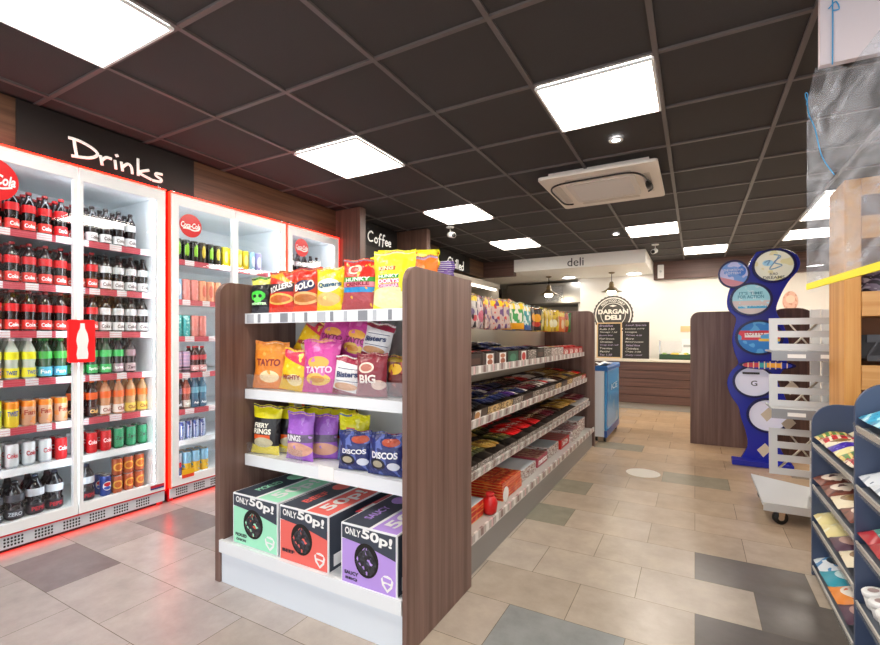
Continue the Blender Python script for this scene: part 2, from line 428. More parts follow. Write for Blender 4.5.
# ------------------------------------------------------------------ hand-lettered signs
GL = {
 'D': (1.0, [[(.1, .95), (.14, .5), (.2, .02)], [(-.08, .93), (.3, .93), (.72, .75), (.88, .5), (.6, .2), (.02, .04)]]),
 'r': (.50, [[(0, .52), (.06, 0)], [(.05, .28), (.2, .5), (.4, .5)]]),
 'i': (.26, [[(.02, .5), (.06, 0)], [(.04, .74), (.14, .82)]]),
 'n': (.60, [[(0, .52), (.05, 0)], [(.04, .22), (.24, .5), (.38, .38), (.42, 0)]]),
 'k': (.66, [[(.05, 1.0), (.06, 0)], [(.5, .52), (.08, .22), (.3, .1), (.6, 0)]]),
 's': (.5, [[(.42, .5), (.16, .46), (.14, .32), (.36, .18), (.3, .02), (-.02, -.02)]]),
 'C': (.9, [[(.7, .86), (.45, 1.0), (.1, .75), (.02, .35), (.25, .02), (.7, .12)]]),
 'o': (.56, [[(.25, .5), (.05, .36), (.06, .1), (.25, 0), (.43, .18), (.4, .42), (.25, .5), (.18, .49)]]),
 'f': (.5, [[(.5, .92), (.34, 1.02), (.22, .75), (.18, .2), (.12, -.25)], [(.02, .5), (.42, .52)]]),
 'e': (.5, [[(.04, .26), (.38, .3), (.34, .48), (.14, .46), (.05, .2), (.2, .01), (.42, .08)]]),
 'h': (.58, [[(.02, 1.0), (.04, 0)], [(.04, .22), (.24, .5), (.38, .38), (.42, 0)]]),
 'l': (.26, [[(.04, 1.0), (.06, 0)]]),
 'd': (.6, [[(.4, .44), (.16, .46), (.03, .16), (.2, 0), (.42, .2)], [(.44, 1.0), (.46, 0)]]),
}
def hand_sign(word, y0, y1, z0, z1, ty, tz, th, lab, wy=1.0):
    t = thing('wall_sign', lab, 'sign', (-3.33, y0, z0), R90)
    BOX(0, y1-y0, -.012, -.001, 0, z1-z0).build('panel', mat('sign_black', '1c1817', .55), t)
    g = MB(); x = 0; k = th
    for ch in word:
        adv, st = GL[ch]
        for s in st:
            g.tube([(ty-y0+(x+px)*k*wy, -.014, tz-z0+pz*k) for px, pz in smooth_line(s, 5)], .0095*(th/.12), 6, flat=(0, 1, 0))
        x += adv*.98
    g.build('lettering', mat('chalk_white', 'f4f0e8', .7, emit=.35, ecol='f4f0e8'), t)
hand_sign('Drinks', 1.09, 2.13, 2.24, HS-.003, 1.345, 2.278, .118, 'long black sign lettered Drinks in white handwriting', 1.38)
hand_sign('Coffee', 3.83, 4.84, 2.24, HS-.003, 4.245, 2.30, .118, 'black sign lettered Coffee in white handwriting, between two wooden columns', 1.17)
hand_sign('Chilled', 5.97, 7.0, 2.24, HS-.003, 6.21, 2.265, .15, 'black sign lettered Chilled in white handwriting, farthest along the left wall', 1.15)
for y, xf, lab in ((3.71, -3.0, 'tall wooden partition panel beside the narrow end drinks cooler'), (4.86, -2.89, 'tall wooden partition panel between the Coffee and Chilled signs')):
    tag(BOX(-3.98, xf, y, y+.09, 0, HS-.001).build('partition_panel', WOODV, bev=.002), lab, 'partition')['kind'] = 'thing'

# ------------------------------------------------------------------ drinks and their parts
CAPS = {}
def cyl_text(g, s, r, z0, z1, a0, a1, m):
    """text wrapped on a cylinder of radius r; the front is at -y"""
    def fn(x, y):
        a = -R90+a0+(a1-a0)*x
        return (r*cos(a), r*sin(a), z0+(z1-z0)*y)
    g.text(s, fn, m, bold=.03)
def bottle(name, liquid, cap, up, low, txt=None, tcol='ffffff', h=.235, r=.0325, clear=False):
    t = thing('drink_bottle', '', 'bottle')
    k = h/.235
    lm = mat('liquid_'+liquid, liquid, .08, spec=.8)
    MB().lathe([(r*.55, 0), (r*.9, .004*k), (r, .012*k), (r*.93, .07*k), (r*.86, .085*k), (r*.95, .1*k), (r, .12*k), (r, .15*k), (r*.9, .172*k), (r*.6, .195*k), (r*.4, .21*k), (r*.38, .224*k)], 14).build('body', lm, t)
    MB().lathe([(.0135, .221*k), (.0145, .224*k), (.0145, .236*k), (.012, .238*k)], 12).build('cap', mat('cap_'+cap, cap, .4), t)
    um = mat('lab_'+up, up, .35); g = MB().lathe([(r*1.02, .114*k), (r*1.02, .158*k)], 16, caps=False)
    g.build('label', [um, mat('ink_'+tcol, tcol, .5)], t)
    g = MB().lathe([(r*1.02, .012*k), (r*1.02, .066*k)], 16, caps=False)
    if txt: cyl_text(g, txt, r*1.04, .026*k, .050*k, -.75, .75, 1)
    g.build('lower_label', [mat('lab_'+low, low, .35), mat('ink_'+tcol, tcol, .5)], t)
    return t
def can(name, body, shapes, h=.115, r=.031, txt=None, tcol='ffffff', top='b8b8b8'):
    t = thing('drink_can', '', 'can')
    g = MB().lathe([(r*.8, 0), (r, .01), (r, h-.014), (r*.9, h-.003)], 16)
    if txt: cyl_text(g, txt, r*1.02, h*.42, h*.62, -.8, .8, 1)
    g.build('body', [design('can_'+name, body, shapes, rough=.25, metal=.15), mat('ink_'+tcol, tcol, .5)], t)
    g = MB().lathe([(r*.9, h-.003), (r*.86, h), (r*.8, h-.002), (r*.8, h-.004)], 16)
    g.box(-.006, .006, -.012, .006, h-.003, h-.0015)
    g.build('lid', mat('can_top_'+top, top, .3, .8), t)
    return t
PROTO = {}
def drink(kind):
    if kind in PROTO: return PROTO[kind]
    D = dict(
      cola=lambda: bottle('cola', '1c0c0a', '8a1216', 'd01a20', 'd83a30', 'Coke', h=.235),
      colared=lambda: bottle('colared', '1c0c0a', 'd01a20', 'd01a20', 'd01a20', 'Coca-Cola'),
      diet=lambda: bottle('diet', '1c0f0d', '2a2020', 'd8d8d8', 'e4e4e4', 'Coke', '6a5a5a'),
      yellow=lambda: bottle('yellow', 'b9c4b4', 'e8e8e8', 'e6e01c', 'e2dd30', 'TWIST', '2a50a0'),
      yelorange=lambda: bottle('yelorange', 'b9c4b4', 'e8e8e8', 'dcdc28', 'f0a050', 'TWIST', '2a50a0'),
      greenblue=lambda: bottle('greenblue', '35553a', '2c8a3a', '46b04c', '58b8d8', 'Fan', 'ffffff'),
      green=lambda: bottle('green', '2b4a34', '1b5a2a', '3cc060', '38b45c', 'Sprite', 'ffffff'),
      greenberry=lambda: bottle('greenberry', '2b2a30', '1b5a2a', '3cc060', 'a8929c', 'Sprite', 'ffffff'),
      darkcherry=lambda: bottle('darkcherry', '251a1e', '202020', '9c8088', 'c9b4b4', 'Zero', '502030'),
      darkorange=lambda: bottle('darkorange', '30120c', 'e87020', 'e05a20', '3a1c18', 'Club', 'ffd080'),
      orangecap=lambda: bottle('orangecap', 'c98c62', 'e87020', 'e8641c', 'e8d8cc', 'Club', '903018'),
      orangeyel=lambda: bottle('orangeyel', 'c9a070', 'e87020', 'ec7a1c', 'e8cc50', 'Club', '903018'),
      big=lambda: bottle('big', '171318', '303038', '40424c', '2a2a32', 'ZERO', 'b8c0c8', h=.215, r=.043),
      bigpepsi=lambda: bottle('bigpepsi', '151018', '283048', 'c8ccd4', '1c1c28', 'PEPSI', 'c02030', h=.23, r=.043),
      blueb=lambda: bottle('blueb', '3f6f8c', '4a90b0', '6aa8c0', '2c5a78', 'Aqua', 'ffffff'),
      darkb=lambda: bottle('darkb', '2a1c26', '60606a', '6a5a70', '3c2a38', 'Black', 'ffffff'),
      orangeb=lambda: bottle('orangeb', '8c4434', 'd8d8d8', 'd06048', 'c8c0b0', 'Sport', 'ffffff'),
      redb=lambda: bottle('redb', '401818', 'd01a20', 'c83a44', 'd89a9a', 'Cola', 'ffffff', h=.2),
      lime=lambda: can('lime', 'c9de2a', [('n', 3, .62, '8ab82a'), ('r', 0, 0, 1, .35, 'dfe44a')], .165, .033, 'TWIST', '1e4a9a'),
      limeorange=lambda: can('limeorange', 'e9cf3a', [('r', 0, .72, 1, 1, 'e88a1c')], .15, .033, 'TWIST', '1e4a9a'),
      orangecan=lambda: can('orangecan', 'd8a888', [('r', 0, .76, 1, 1, 'ee8a2a'), ('n', 4, .55, 'e89a5a')], .15, .033, 'Fan', 'a03a20'),
      silverred=lambda: can('silverred', 'd8d4d4', [('n', 3, .52, 'd04a4a')], .14, .031, 'Coke', 'c02030'),
      silver=lambda: can('silver', 'd4d8da', [('r', 0, 0, 1, .1, 'b0b4b8')], .14, .031, 'Coke', 'c02838'),
      redcan=lambda: can('redcan', 'c8141c', [], .135, .031, 'Coke', 'f8e0e0'),
      greencan=lambda: can('greencan', '3aa070', [('r', 0, 0, 1, .1, '2c7a50')], .135, .031, 'Zero', '1c3a2a'),
      pepsi=lambda: can('pepsi', '1c3a8c', [('e', .75, .5, .14, .22, 'f4f4f4'), ('e', .75, .58, .11, .1, 'd02030'), ('e', .75, .4, .11, .08, '2a5ac0')], .135, .032),
      orangebrown=lambda: can('orangebrown', 'b8542a', [('e', .75, .5, .18, .25, 'f0b040'), ('e', .75, .5, .12, .17, 'c8641c')], .115, .031),
      energy=lambda: can('energy', '20241e', [('e', .75, .55, .07, .3, '8ac838'), ('e', .67, .5, .03, .25, '8ac838')], .165, .0305),
      energygold=lambda: can('energygold', '3a3424', [('e', .75, .55, .08, .3, 'd8c040')], .165, .0305),
      yellowcan=lambda: can('yellowcan', 'e0cc20', [('e', .75, .5, .08, .3, 'f4ec90')], .165, .0305),
      bluecan=lambda: can('bluecan', '9cc4e0', [('e', .75, .5, .1, .3, 'e8f0f8')], .165, .0305),
      purplecan=lambda: can('purplecan', 'a8a4d8', [('e', .75, .5, .1, .3, 'e8e8f8')], .165, .0305),
      pinkcan=lambda: can('pinkcan', 'e08a80', [('n', 4, .56, 'e8a49a')], .165, .0305),
      peachcan=lambda: can('peachcan', 'e8a078', [('e', .75, .5, .1, .3, 'd86850')], .165, .0305),
      tealcan=lambda: can('tealcan', '3aa8a4', [('n', 5, .58, 'a8dcd8')], .165, .0305),
      whitecan=lambda: can('whitecan', 'e4e0e0', [('r', .55, 0, .95, .3, 'a83848')], .165, .0305),
      violetcan=lambda: can('violetcan', 'b098b4', [('r', 0, 0, 1, .3, '50404c'), ('b', 6, .3, 'd0a8b8')], .165, .0305),
      slimblue=lambda: can('slimblue', '8494c0', [('s', 8, .35, 'd8dcec'), ('n', 5, .6, '3a4a90')], .14, .025),
      redbull=lambda: can('redbull', '303c80', [('h', 1, .8, 1.15, 'b8c0d0'), ('e', .75, .5, .1, .12, 'c82030')], .17, .03),
      fourpack=lambda: can('fourpack', '8cc0dc', [('r', 0, 0, 1, .5, 'e8b820'), ('n', 4, .6, '5aa0c0')], .17, .033),
    )
    PROTO[kind] = D[kind](); return PROTO[kind]
DESC = dict(cola='dark cola bottle with red label bands', colared='dark cola bottle with a red cap', diet='dark cola bottle with pale grey label bands', yellow='clear fizzy drink bottle with yellow label', yelorange='clear bottle with yellow and orange label bands',
  greenblue='green labelled bottle with pale blue lower band', green='bottle with bright green label bands', greenberry='dark bottle with green label over mauve band', darkcherry='dark bottle with mauve labels', darkorange='dark bottle with orange shoulder label',
  orangecap='orange drink bottle with pale lower band', orangeyel='orange drink bottle with yellow lower band', big='large dark zero sugar cola bottle with grey label', bigpepsi='large dark cola bottle with white and red label', blueb='blue tinted water bottle', darkb='dark purple drink bottle', orangeb='red and orange drink bottle',
  redb='small red labelled cola bottle', lime='lime yellow tall can', limeorange='yellow tall can with orange top', orangecan='peach coloured tall can with orange top', silverred='silver and red patterned can', silver='silver diet cola can', redcan='red cola can', greencan='green can',
  pepsi='blue cola can with a round white emblem', orangebrown='orange brown can with a gold disc', energy='black energy drink can with green claw marks', energygold='black and gold energy drink can', yellowcan='yellow energy drink can', bluecan='pale blue tall can', purplecan='pale purple tall can', pinkcan='pink tall can',
  peachcan='peach tall can', tealcan='teal tall can', whitecan='white tall can with red corner', violetcan='violet grey tall can', slimblue='slim blue and silver can', redbull='dark blue and silver energy can', fourpack='pale blue and yellow can')
SHN = ['top', 'second', 'third', 'fourth', 'fifth', 'sixth', 'bottom']
used = set()
def put(kind, x, y, z, where, rz=None):
    p = drink(kind)
    lab = DESC[kind]+' '+where
    rot = (0, 0, R90+random.uniform(-.25, .25) if rz is None else rz)
    if kind not in used:
        used.add(kind); p.location = (x, y, z); p.rotation_euler = rot; p['label'] = lab; p['group'] = lab; return p
    return dup(p, (x, y, z), rot, lab, lab)

# ------------------------------------------------------------------ coolers
CW = mat('cooler_white', 'eef1f2', .4)
CIN = mat('cooler_lining', 'f0f5f7', .5)
LED = mat('cooler_led', 'ffffff', .5, emit=11, ecol='e9f4ff')
SHZ = [1.787, 1.487, 1.212, .935, .662, .43, .135]
FX = -3.26
def strip_mat(i):
    return design('price_strip_%d' % i, 'd9d4d6', [('s', 5+i % 2, .62, 'b5404c'), ('r', .42, 0, .58, 1, 'cfd4d8'), ('b', 3, .18, 'c8606a')] if i < 6 else [], rough=.4)
def cooler(lab, y0, w, doors, dz):
    t = thing('drinks_cooler', lab, 'cooler', (FX, y0, 0), R90)
    g = MB()
    g.box(0, .035, .035, .70, .0, 2.215); g.box(w-.035, w, .035, .70, 0, 2.215); g.box(.035, w-.035, .035, .70, 2.165, 2.215); g.box(.035, w-.035, .035, .70, .05, .12)
    g.build('carcass', RED, t)
    g = MB(); g.box(.035, w-.035, .655, .70, .12, 2.165); g.box(.035, .045, .06, .655, .12, 2.165); g.box(w-.045, w-.035, .06, .655, .12, 2.165); g.box(.045, w-.045, .06, .655, 2.15, 2.165); g.box(.045, w-.045, .06, .655, .12, .132)
    g.build('lining', CIN, t)
    g = MB().box(.0, w, .012, .02, .026, .098)
    n = int(w/.135)
    for k in range(n):
        for a in range(6):
            for b in range(3):
                x = .05+k*.135+a*.015; z = .042+b*.018
                if x < w-.03: g.prism(ellipse(x, z, .0055, .0065, 6), .0105, .012, 1)
    g.build('grille', [mat('cooler_grille', 'cfd6dc', .45), BLACK], t)
    BOX(.0, w, .05, .65, .0, .05).build('kick_plate', BLACK, t)
    BOX(0, w, .0, .03, .098, .106).build('red_trim', RED, t)
    g = MB().box(-.002, w+.002, -.004, .03, 2.208, 2.217); g.box(-.002, .001, .0, .03, .1, 2.208); g.box(w-.001, w+.002, .0, .03, .1, 2.208)
    g.build('light_strip', REDGLOW, t)
    BOX(.02, w-.02, .024, .046, .026, .032).build('added_red_fill', REDFILL, t)  # hidden glowing strip, added to throw red onto the floor by the coolers
    g = MB()
    for x in (.046, w-.054): g.box(x, x+.008, .033, .043, .17, 2.12)
    g.box(.07, w-.07, .033, .055, 2.140, 2.149)
    if doors == 2: g.box(w/2-.006, w/2+.006, .033, .041, .17, 2.12)
    g.build('interior_light', LED, t)
    for i, z in enumerate(SHZ[:6]):
        zz = z+dz
        s = MB().box(.045, w-.045, .12, .64, zz-.012, zz); s.build('shelf', SHELFW, t)
        p = BOX(.045, w-.045, .095, .12, zz-.037, zz+.003).build('price_strip', strip_mat(i) if i < 5 else SHELFW, s and t)
    dw = w/doors
    for d in range(doors):
        x0 = d*dw+.003; x1 = (d+1)*dw-.003
        fl, fr = (.055, .022) if d == 0 else (.022, .055)
        if doors == 1: fl = fr = .055
        g = MB().ring([(x0, .108), (x1, .108), (x1, 2.206), (x0, 2.206)], [(x0+fl, .165), (x1-fr, .165), (x1-fr, 2.13), (x0+fl, 2.13)], -.002, .03)
        dr = g.build('door', CW, t)
        BOX(x0+fl, x1-fr, .01, .014, .165, 2.13).build('glass_pane', GLASSD, dr)
        MB().lathe([(.012, 0), (.012, .02), (.006, .03)], 10).build('hinge', CHROME, dr, loc=(x0+.03 if d == 0 else x1-.03, .02, 2.212))
    for x in ([w*.36, w*.60] if doors == 2 else [w*.5]):
        MB().lathe([(.0, 0), (.085, .002), (.085, .012)], 24, axis='y').build('fan_cover', design('fan', '3a4046', [('b', 3, .2, '30363a')]), t, loc=(x, .64, 1.93+dz*.5))
    return t
A_N = 'cooler under Drinks sign'
cA = cooler('tall red and white double door drinks cooler under the Drinks sign', .84, 1.043, 2, 0)
cB = cooler('double door drinks cooler half hidden behind the crisp display', 1.92, 1.052, 2, -.03)
cC = cooler('narrow single door drinks cooler beside the wooden column', 2.992, .69, 1, -.03)
def disc(y, z, r, lab, parent=None):
    t = thing('round_sticker', lab, 'sticker', (FX+.004, y, z), R90)
    MB().lathe([(0, -.002), (r, -.002), (r, 0)], 32, axis='y', sm=False).build('disc', RED, t)
    g = MB().flat_text('Coca-Cola', -r*.88, -r*.22, r*1.76, r*.5, -.003, 0, shear=.25, bold=.03); g.tube(smooth_line([(-r*.7, -.003, -r*.3), (-r*.2, -.003, -r*.28), (r*.3, -.003, -r*.38), (r*.75, -.003, -r*.25)], 4), .006, 5, flat=(0, 1, 0))
    g.build('lettering', WHITE, t)
disc(.965, 2.02, .115, 'large red round sticker cut by the picture edge on the near cooler door')
disc(2.065, 2.0, .085, 'red round sticker on the middle cooler door')
disc(3.16, 2.025, .085, 'red round sticker on the narrow cooler door')
t = thing('door_handle', 'red door pull with a white bottle shape joining the doors of the near cooler', 'handle', (FX+.012, 1.3665, 1.155), R90)
MB().prism(rrect(-.068, -.128, .068, .128, .012), -.022, 0).build('plate', mat('handle_red', 'e8161a', .3, emit=.4, ecol='e8161a'), t)
pf = [(.0, 0), (.026, .0), (.03, .03), (.024, .07), (.031, .11), (.026, .15), (.012, .185), (.0105, .215), (0, .215)]
MB().prism([(x, z-.108) for x, z in pf]+[(-x, z-.108) for x, z in pf[::-1][1:-1]], -.028, -.022).build('bottle_emblem', mat('emblem_white', 'e8ecec', .4), t)
for y, z, lab in ((1.78, .128, 'small red and blue plate on the bottom rail of the near cooler door'), (2.00, .15, 'small yellow and red notice at the foot of the middle cooler door')):
    tag(BOX(0, .09, -.003, 0, 0, .028 if z < .14 else .06).build('notice_sticker', design('notice%.2f' % y, 'c02030' if z < .14 else 'f0b818', [('r', 0, 0, 1, .4, '2a3a80' if z < .14 else 'e84020')]), loc=(FX+.004, y, z), rz=R90), lab, 'sticker')

AY = [.945+.0775*k for k in range(6)]+[1.41+.0775*k for k in range(6)]
rowsA = [
 ['cola']*4+['cola', 'colared']+['cola', 'diet', 'diet', 'diet', 'diet', None],
 ['cola']*6+['cola', 'cola', 'diet', 'diet', 'diet', 'diet'],
 ['cola']*6+['cola', 'cola', 'diet', 'diet', 'diet', 'diet'],
 ['yelorange', 'yelorange', 'yellow', 'yellow', 'greenblue', 'greenblue', 'green', 'green', 'green', 'greenberry', 'darkcherry', None],
 ['lime', 'lime', 'limeorange', 'orangecan', 'orangecan', 'orangecan', 'darkorange', 'darkorange', 'orangecap', 'orangecap', 'orangeyel', 'orangeyel'],
 ['silverred', 'silverred', 'silver', 'silver', 'silver', 'redcan', 'silver', 'redcan', 'redcan', 'greencan', 'greencan', 'greencan']]
for s, row in enumerate(rowsA):
    for k, kind in enumerate(row):
        if not kind: continue
        for d in range(3 if s < 4 else 2):
            x = FX-.155-d*.076+random.uniform(-.004, .004)
            put(kind, x, AY[k]+(.0 if k < 6 else .012), SHZ[s]+.001, 'on %s shelf of %s' % (SHN[s], A_N))
for k in range(5):
    for d in range(2): put('big' if (k < 3 or d) else 'bigpepsi', FX-.17-d*.1, .93+k*.094, .133, 'at foot of '+A_N)
put('bigpepsi', FX-.16, 1.47, .133, 'by itself in '+A_N)
for d in range(2): put('pepsi', FX-.15-d*.075, 1.575, .133, 'beside orange cans in '+A_N)
for k in range(3):
    put('orangebrown', FX-.15, 1.645+k*.07, .133, 'at foot of '+A_N)
    put('orangebrown', FX-.15, 1.645+k*.07, .2495, 'stacked on others in '+A_N)
    put('orangebrown', FX-.225, 1.645+k*.07, .133, 'at foot of '+A_N)
B_N = 'middle drinks cooler'
BY = [1.992+.066*k for k in range(14)]
rowsB = [['energy']*4+['energygold', 'energy', 'energygold', 'yellowcan', 'yellowcan', 'yellowcan', 'yellowcan', 'bluecan', 'purplecan'],
         ['bluecan', 'bluecan', 'pinkcan', 'pinkcan', 'peachcan', 'peachcan', 'peachcan'], ['whitecan', 'tealcan', 'tealcan', 'pinkcan', 'pinkcan'],
         ['whitecan', 'violetcan', 'violetcan', 'redb', 'redb'], ['blueb', 'darkb', 'orangeb', 'blueb', 'blueb'], ['slimblue']*6]
for s, row in enumerate(rowsB):
    for k, kind in enumerate(row):
        for d in range(2 if s else 2):
            yy = BY[k] if s != 5 else 1.985+k*.054
            put(kind, FX-.15-d*.07, yy, SHZ[s]-.029, 'on %s shelf of %s' % (SHN[s], B_N))
for k, kind in enumerate(['redbull', 'redbull', 'fourpack', 'fourpack', 'fourpack']):
    for d in range(2): put(kind, FX-.15-d*.07, 1.99+k*.07, .133, 'at foot of '+B_N)
for s, row in ((0, ['diet', 'diet', 'diet', 'diet', 'diet']), (1, ['blueb', 'blueb', 'blueb', 'blueb', 'blueb'])):
    for k, kind in enumerate(row):
        for d in range(2): put(kind, FX-.15-d*.076, 3.17+k*.085, SHZ[s]-.029, 'on %s shelf of narrow end cooler' % SHN[s])

# ------------------------------------------------------------------ crisp display: gondola end
PY0, PY1 = 1.41, 1.965
def end_panel(lab, x0, x1, y0, y1, zt, r, m=WOODG, edge='white'):
    t = thing('shelf_end_panel', lab, 'panel', (0, 0, 0))
    MB().prism(rrect(y0, 0, y1, zt, r, 'tl' if r < 1 else ''), x0, x1, plane='yz').build('board', m, t, bev=.0015)
    return t
def yz_panel(x0, x1, y0, y1, zt, r, m):
    # outline in (y,z); round the front top corner
    return MB().prism(rrect(y0, 0.001, y1, zt, r, 'tl'), x0, x1, plane='yz')
G = thing('end_shelving_unit', 'white crisp shelving unit with dark wood side boards and four shelves', 'shelving unit', (0, 0, 0))
yz_panel(-.944, -.922, PY0, PY1, 1.447, .07, WOODG).build('side_board', WOODG, G, bev=.002)
yz_panel(-2.03, -1.995, PY0, PY1, 1.447, .07, WOODG).build('side_board', WOODG, G, bev=.002)
BOX(-1.99, -.946, 1.885, 1.91, .2, 1.40).build('back_panel', mat('shelf_back', 'e4e6e4', .5), G)
SY = 1.55
for z, th in ((1.297, .050), (.916, .047), (.588, .055)):
    sh = MB().box(-1.993, -.946, SY+.012, 1.884, z-.02, z).build('shelf', SHELFW, G)
    BOX(-1.993, -.946, SY, SY+.012, z-th, z+.001).build('price_rail', SHELFW, sh)
    if z > 1.2:
        for k in range(13):
            x = -1.975+k*.079
            BOX(x, x+(.018 if k % 3 else .05), SY-.002, SY, z-th+.004, z-.004).build('ticket', [mat('ticket_grey', 'b9bdc4', .5), mat('ticket_dark', '8a8d94', .5)][k % 2], sh)
    b = MB().prism([(SY+.02, z-.021), (1.88, z-.021), (1.88, z-.10), (1.80, z-.09), (1.66, z-.04)], -1.70, -1.696, plane='yz')
    b.prism([(SY+.02, z-.021), (1.88, z-.021), (1.88, z-.10), (1.80, z-.09), (1.66, z-.04)], -1.30, -1.296, plane='yz').build('bracket', SHELFW, sh)
for z, x0 in ((.917, -1.985), (.589, -1.985)):
    MB().box(x0, -1.60 if z < .7 else -.95, SY+.004, SY+.007, z, z+.075 if z > .7 else z+.06).build('clear_riser', CLEAR, G)
BOX(-1.49, -1.40, SY-.003, SY, .54, .60).build('shelf_ticket', WHITE, G)
sh = MB().box(-1.993, -.946, PY0, 1.884, .17, .20).build('base_shelf', SHELFW, G)
BOX(-1.993, -.946, PY0-.005, PY0+.012, .15, .207).build('price_rail', SHELFW, sh)
BOX(-1.993, -.946, PY0+.01, PY0+.03, .001, .15).build('kick_board', mat('kick_white', 'dfe6ee', .4), G)

# ---- bags
def bagshape(w, h, t, seed=0, gusset=False, slump=0):
    rnd = random.Random(seed); ph = [rnd.uniform(0, 6.28) for _ in range(6)]
    def f(u, v, side=1):
        e = abs(2*u-1)
        puff = max(0, 1-e**2.4)**.62*max(0, sin(pi*min(1, max(0, (v-.03)/.94))))**.48
        wr = .06*sin(9*u+ph[0]+3*v)*sin(pi*v)+.05*sin(14*v+ph[1]+2*u)+.05*sin(7*(u+v)+ph[2])+.10*max(0, (v-.8))*5*sin(24*u+ph[3])*.5+.10*max(0, (.2-v))*5*sin(22*u+ph[4])*.5
        y = -t*(puff*(1+wr))*side
        ww = w*(1-.07*sin(pi*v)+.015*sin(12*v+ph[5]))
        x = (u-.5)*ww
        z = h*v*(1-.03*puff)+ .004*sin(11*u+ph[3])*(v > .9)
        y += slump*v*v
        return Vector((x, y, z))
    return f
def bag(name, lab, cat, w, h, t, mtl, texts=(), seed=0, loc=(0, 0, 0), rz=0, rx=0, ry=0, group=None, slump=0, back=None):
    f = bagshape(w, h, t, seed, slump=slump)
    T = thing(name, lab, cat, loc, rz, rx, ry, group)
    g = MB()
    g.grid(lambda u, v: f(u, v, 1), 14, 18, 0)
    g.grid(lambda u, v: f(1-u, v, -1), 14, 14, 0)
    g.build('pouch', mtl, T)
    # crimped seals
    s = MB()
    for v0, dz in ((1, .012), (0, -.001)):
        n = 18
        def fn(a, b, v0=v0, dz=dz):
            p = f(a, v0, 1); q = p.copy(); q.y += (.0025 if int(a*n) % 2 else -.0025)
            q.z = p.z+b*dz*h/.2; return q
        if v0 == 1: s.grid(fn, n, 1, 0, sm=False)
    s.build('top_seal', mtl, T)
    if texts:
        g = MB(); cols = []
        for (st, u0, v0, u1, v1, col, rot) in texts:
            if col not in cols: cols.append(col)
            def fn(a, b):
                dx, dz = (a-.5)*(u1-u0)*w, (b-.5)*(v1-v0)*h
                x = dx*cos(rot)-dz*sin(rot); z = dx*sin(rot)+dz*cos(rot)
                p = f(min(1, max(0, (u0+u1)/2+x/w)), min(1, max(0, (v0+v1)/2+z/h)), 1); p.y -= .0028; return p
            g.text(st, fn, cols.index(col), bold=.035)
        g.build('lettering', [mat('ink_'+c, c, .4) for c in cols], T)
    return T
def D(name, base, shapes, rough=.3): return design('bag_'+name, base, shapes, rough, crinkle=.6)
mGreenBlack = D('gb', '16171a', [('h', 0, 1, .84, 'd8dc60'), ('e', .5, .50, .36, .16, '46d044'), ('e', .5, .40, .18, .16, '6ee060'), ('e', .36, .5, .09, .05, '10200e'), ('e', .64, .5, .09, .05, '10200e'), ('r', 0, .0, 1, .17, '3a3a44'), ('r', .17, .24, .85, .30, '6ad84a')])
mRoll = D('roll', 'd8281c', [('h', .25, 1, .95, 'f0a81c'), ('h', .5, 1, 1.22, 'e83018'), ('r', 0, .52, 1, .74, '2c1a28'), ('e', .5, .34, .46, .15, 'f0c060'), ('e', .5, .34, .38, .10, 'd06a34'), ('r', 0, 0, 1, .13, 'd8402c')])
mFox = D('fox', 'c8401c', [('h', 0, 1, .82, 'e02818'), ('e', .5, .62, .36, .15, '2a2c54'), ('e', .5, .32, .5, .16, 'f0b87a'), ('e', .5, .32, .4, .1, 'c87a3c'), ('r', 0, 0, 1, .14, 'e84a28')])
mQuav = D('quav', 'f4d018', [('e', .5, .62, .42, .17, 'fdf8e6'), ('e', .5, .28, .42, .17, 'f0c078'), ('n', 5, .64, 'f8ec90')])
mRedBlue = D('redblue', 'd8281c', [('r', 0, .58, 1, .68, '3a9c3a'), ('r', 0, .48, 1, .58, 'e48aa0'), ('r', 0, .36, 1, .47, '2a90d0'), ('r', 0, 0, 1, .36, 'b04a50'), ('e', .4, .84, .2, .1, 'f0d0b0'), ('e', .4, .84, .13, .065, 'd83020'), ('n', 6, .66, 'e8b040')])
mYelTall = D('yeltall', 'ecea3a', [('r', .17, .55, .7, .62, '2c9a3a'), ('r', .17, .46, .72, .54, 'e0608a'), ('r', .17, .38, .7, .45, 'd03a80'), ('r', .17, .7, .6, .78, 'c86a28'), ('e', .45, .2, .5, .2, 'f0f0b8'), ('r', .74, .3, 1, .9, 'e8e010')])
mLilac = D('lilac', '7a4a9a', [('r', 0, .55, 1, .66, '3aa83a'), ('r', 0, .40, 1, .52, 'd890c8'), ('h', .2, 1, .9, 'e8782a'), ('r', 0, 0, 1, .35, 'b49ac8')])
mYelBig = D('yelbig', 'e6e222', [('r', .17, .35, .3, .7, 'd83a1c'), ('n', 4, .62, 'f4f28a'), ('r', .86, 0, 1, 1, 'e0a020'), ('e', .6, .5, .1, .3, 'f6f4b0')])
mPurpStr = D('purpstr', '5c3a94', [('s', 9, .3, 'd8d0e0'), ('n', 5, .6, '8a6ab8')])
mTaytoO = D('tayto_orange', 'ee8a2a', [('e', .55, .28, .28, .14, 'fae0b0'), ('h', 0, 1, .86, 'f09a3c'), ('n', 4, .66, 'f8a850')])
mTaytoP = D('tayto_pink', 'd24aa0', [('e', .5, .62, .30, .12, 'f2b450'), ('e', .5, .28, .34, .13, 'f0c860'), ('n', 3.5, .6, 'e07ab8'), ('e', .5, .28, .2, .07, 'e09a40')])
mYelPink = D('yelpink', 'f2c41c', [('h', .2, 1, .85, 'd83a5a'), ('e', .6, .3, .25, .15, 'fae8b0'), ('n', 5, .64, 'f8e060')])
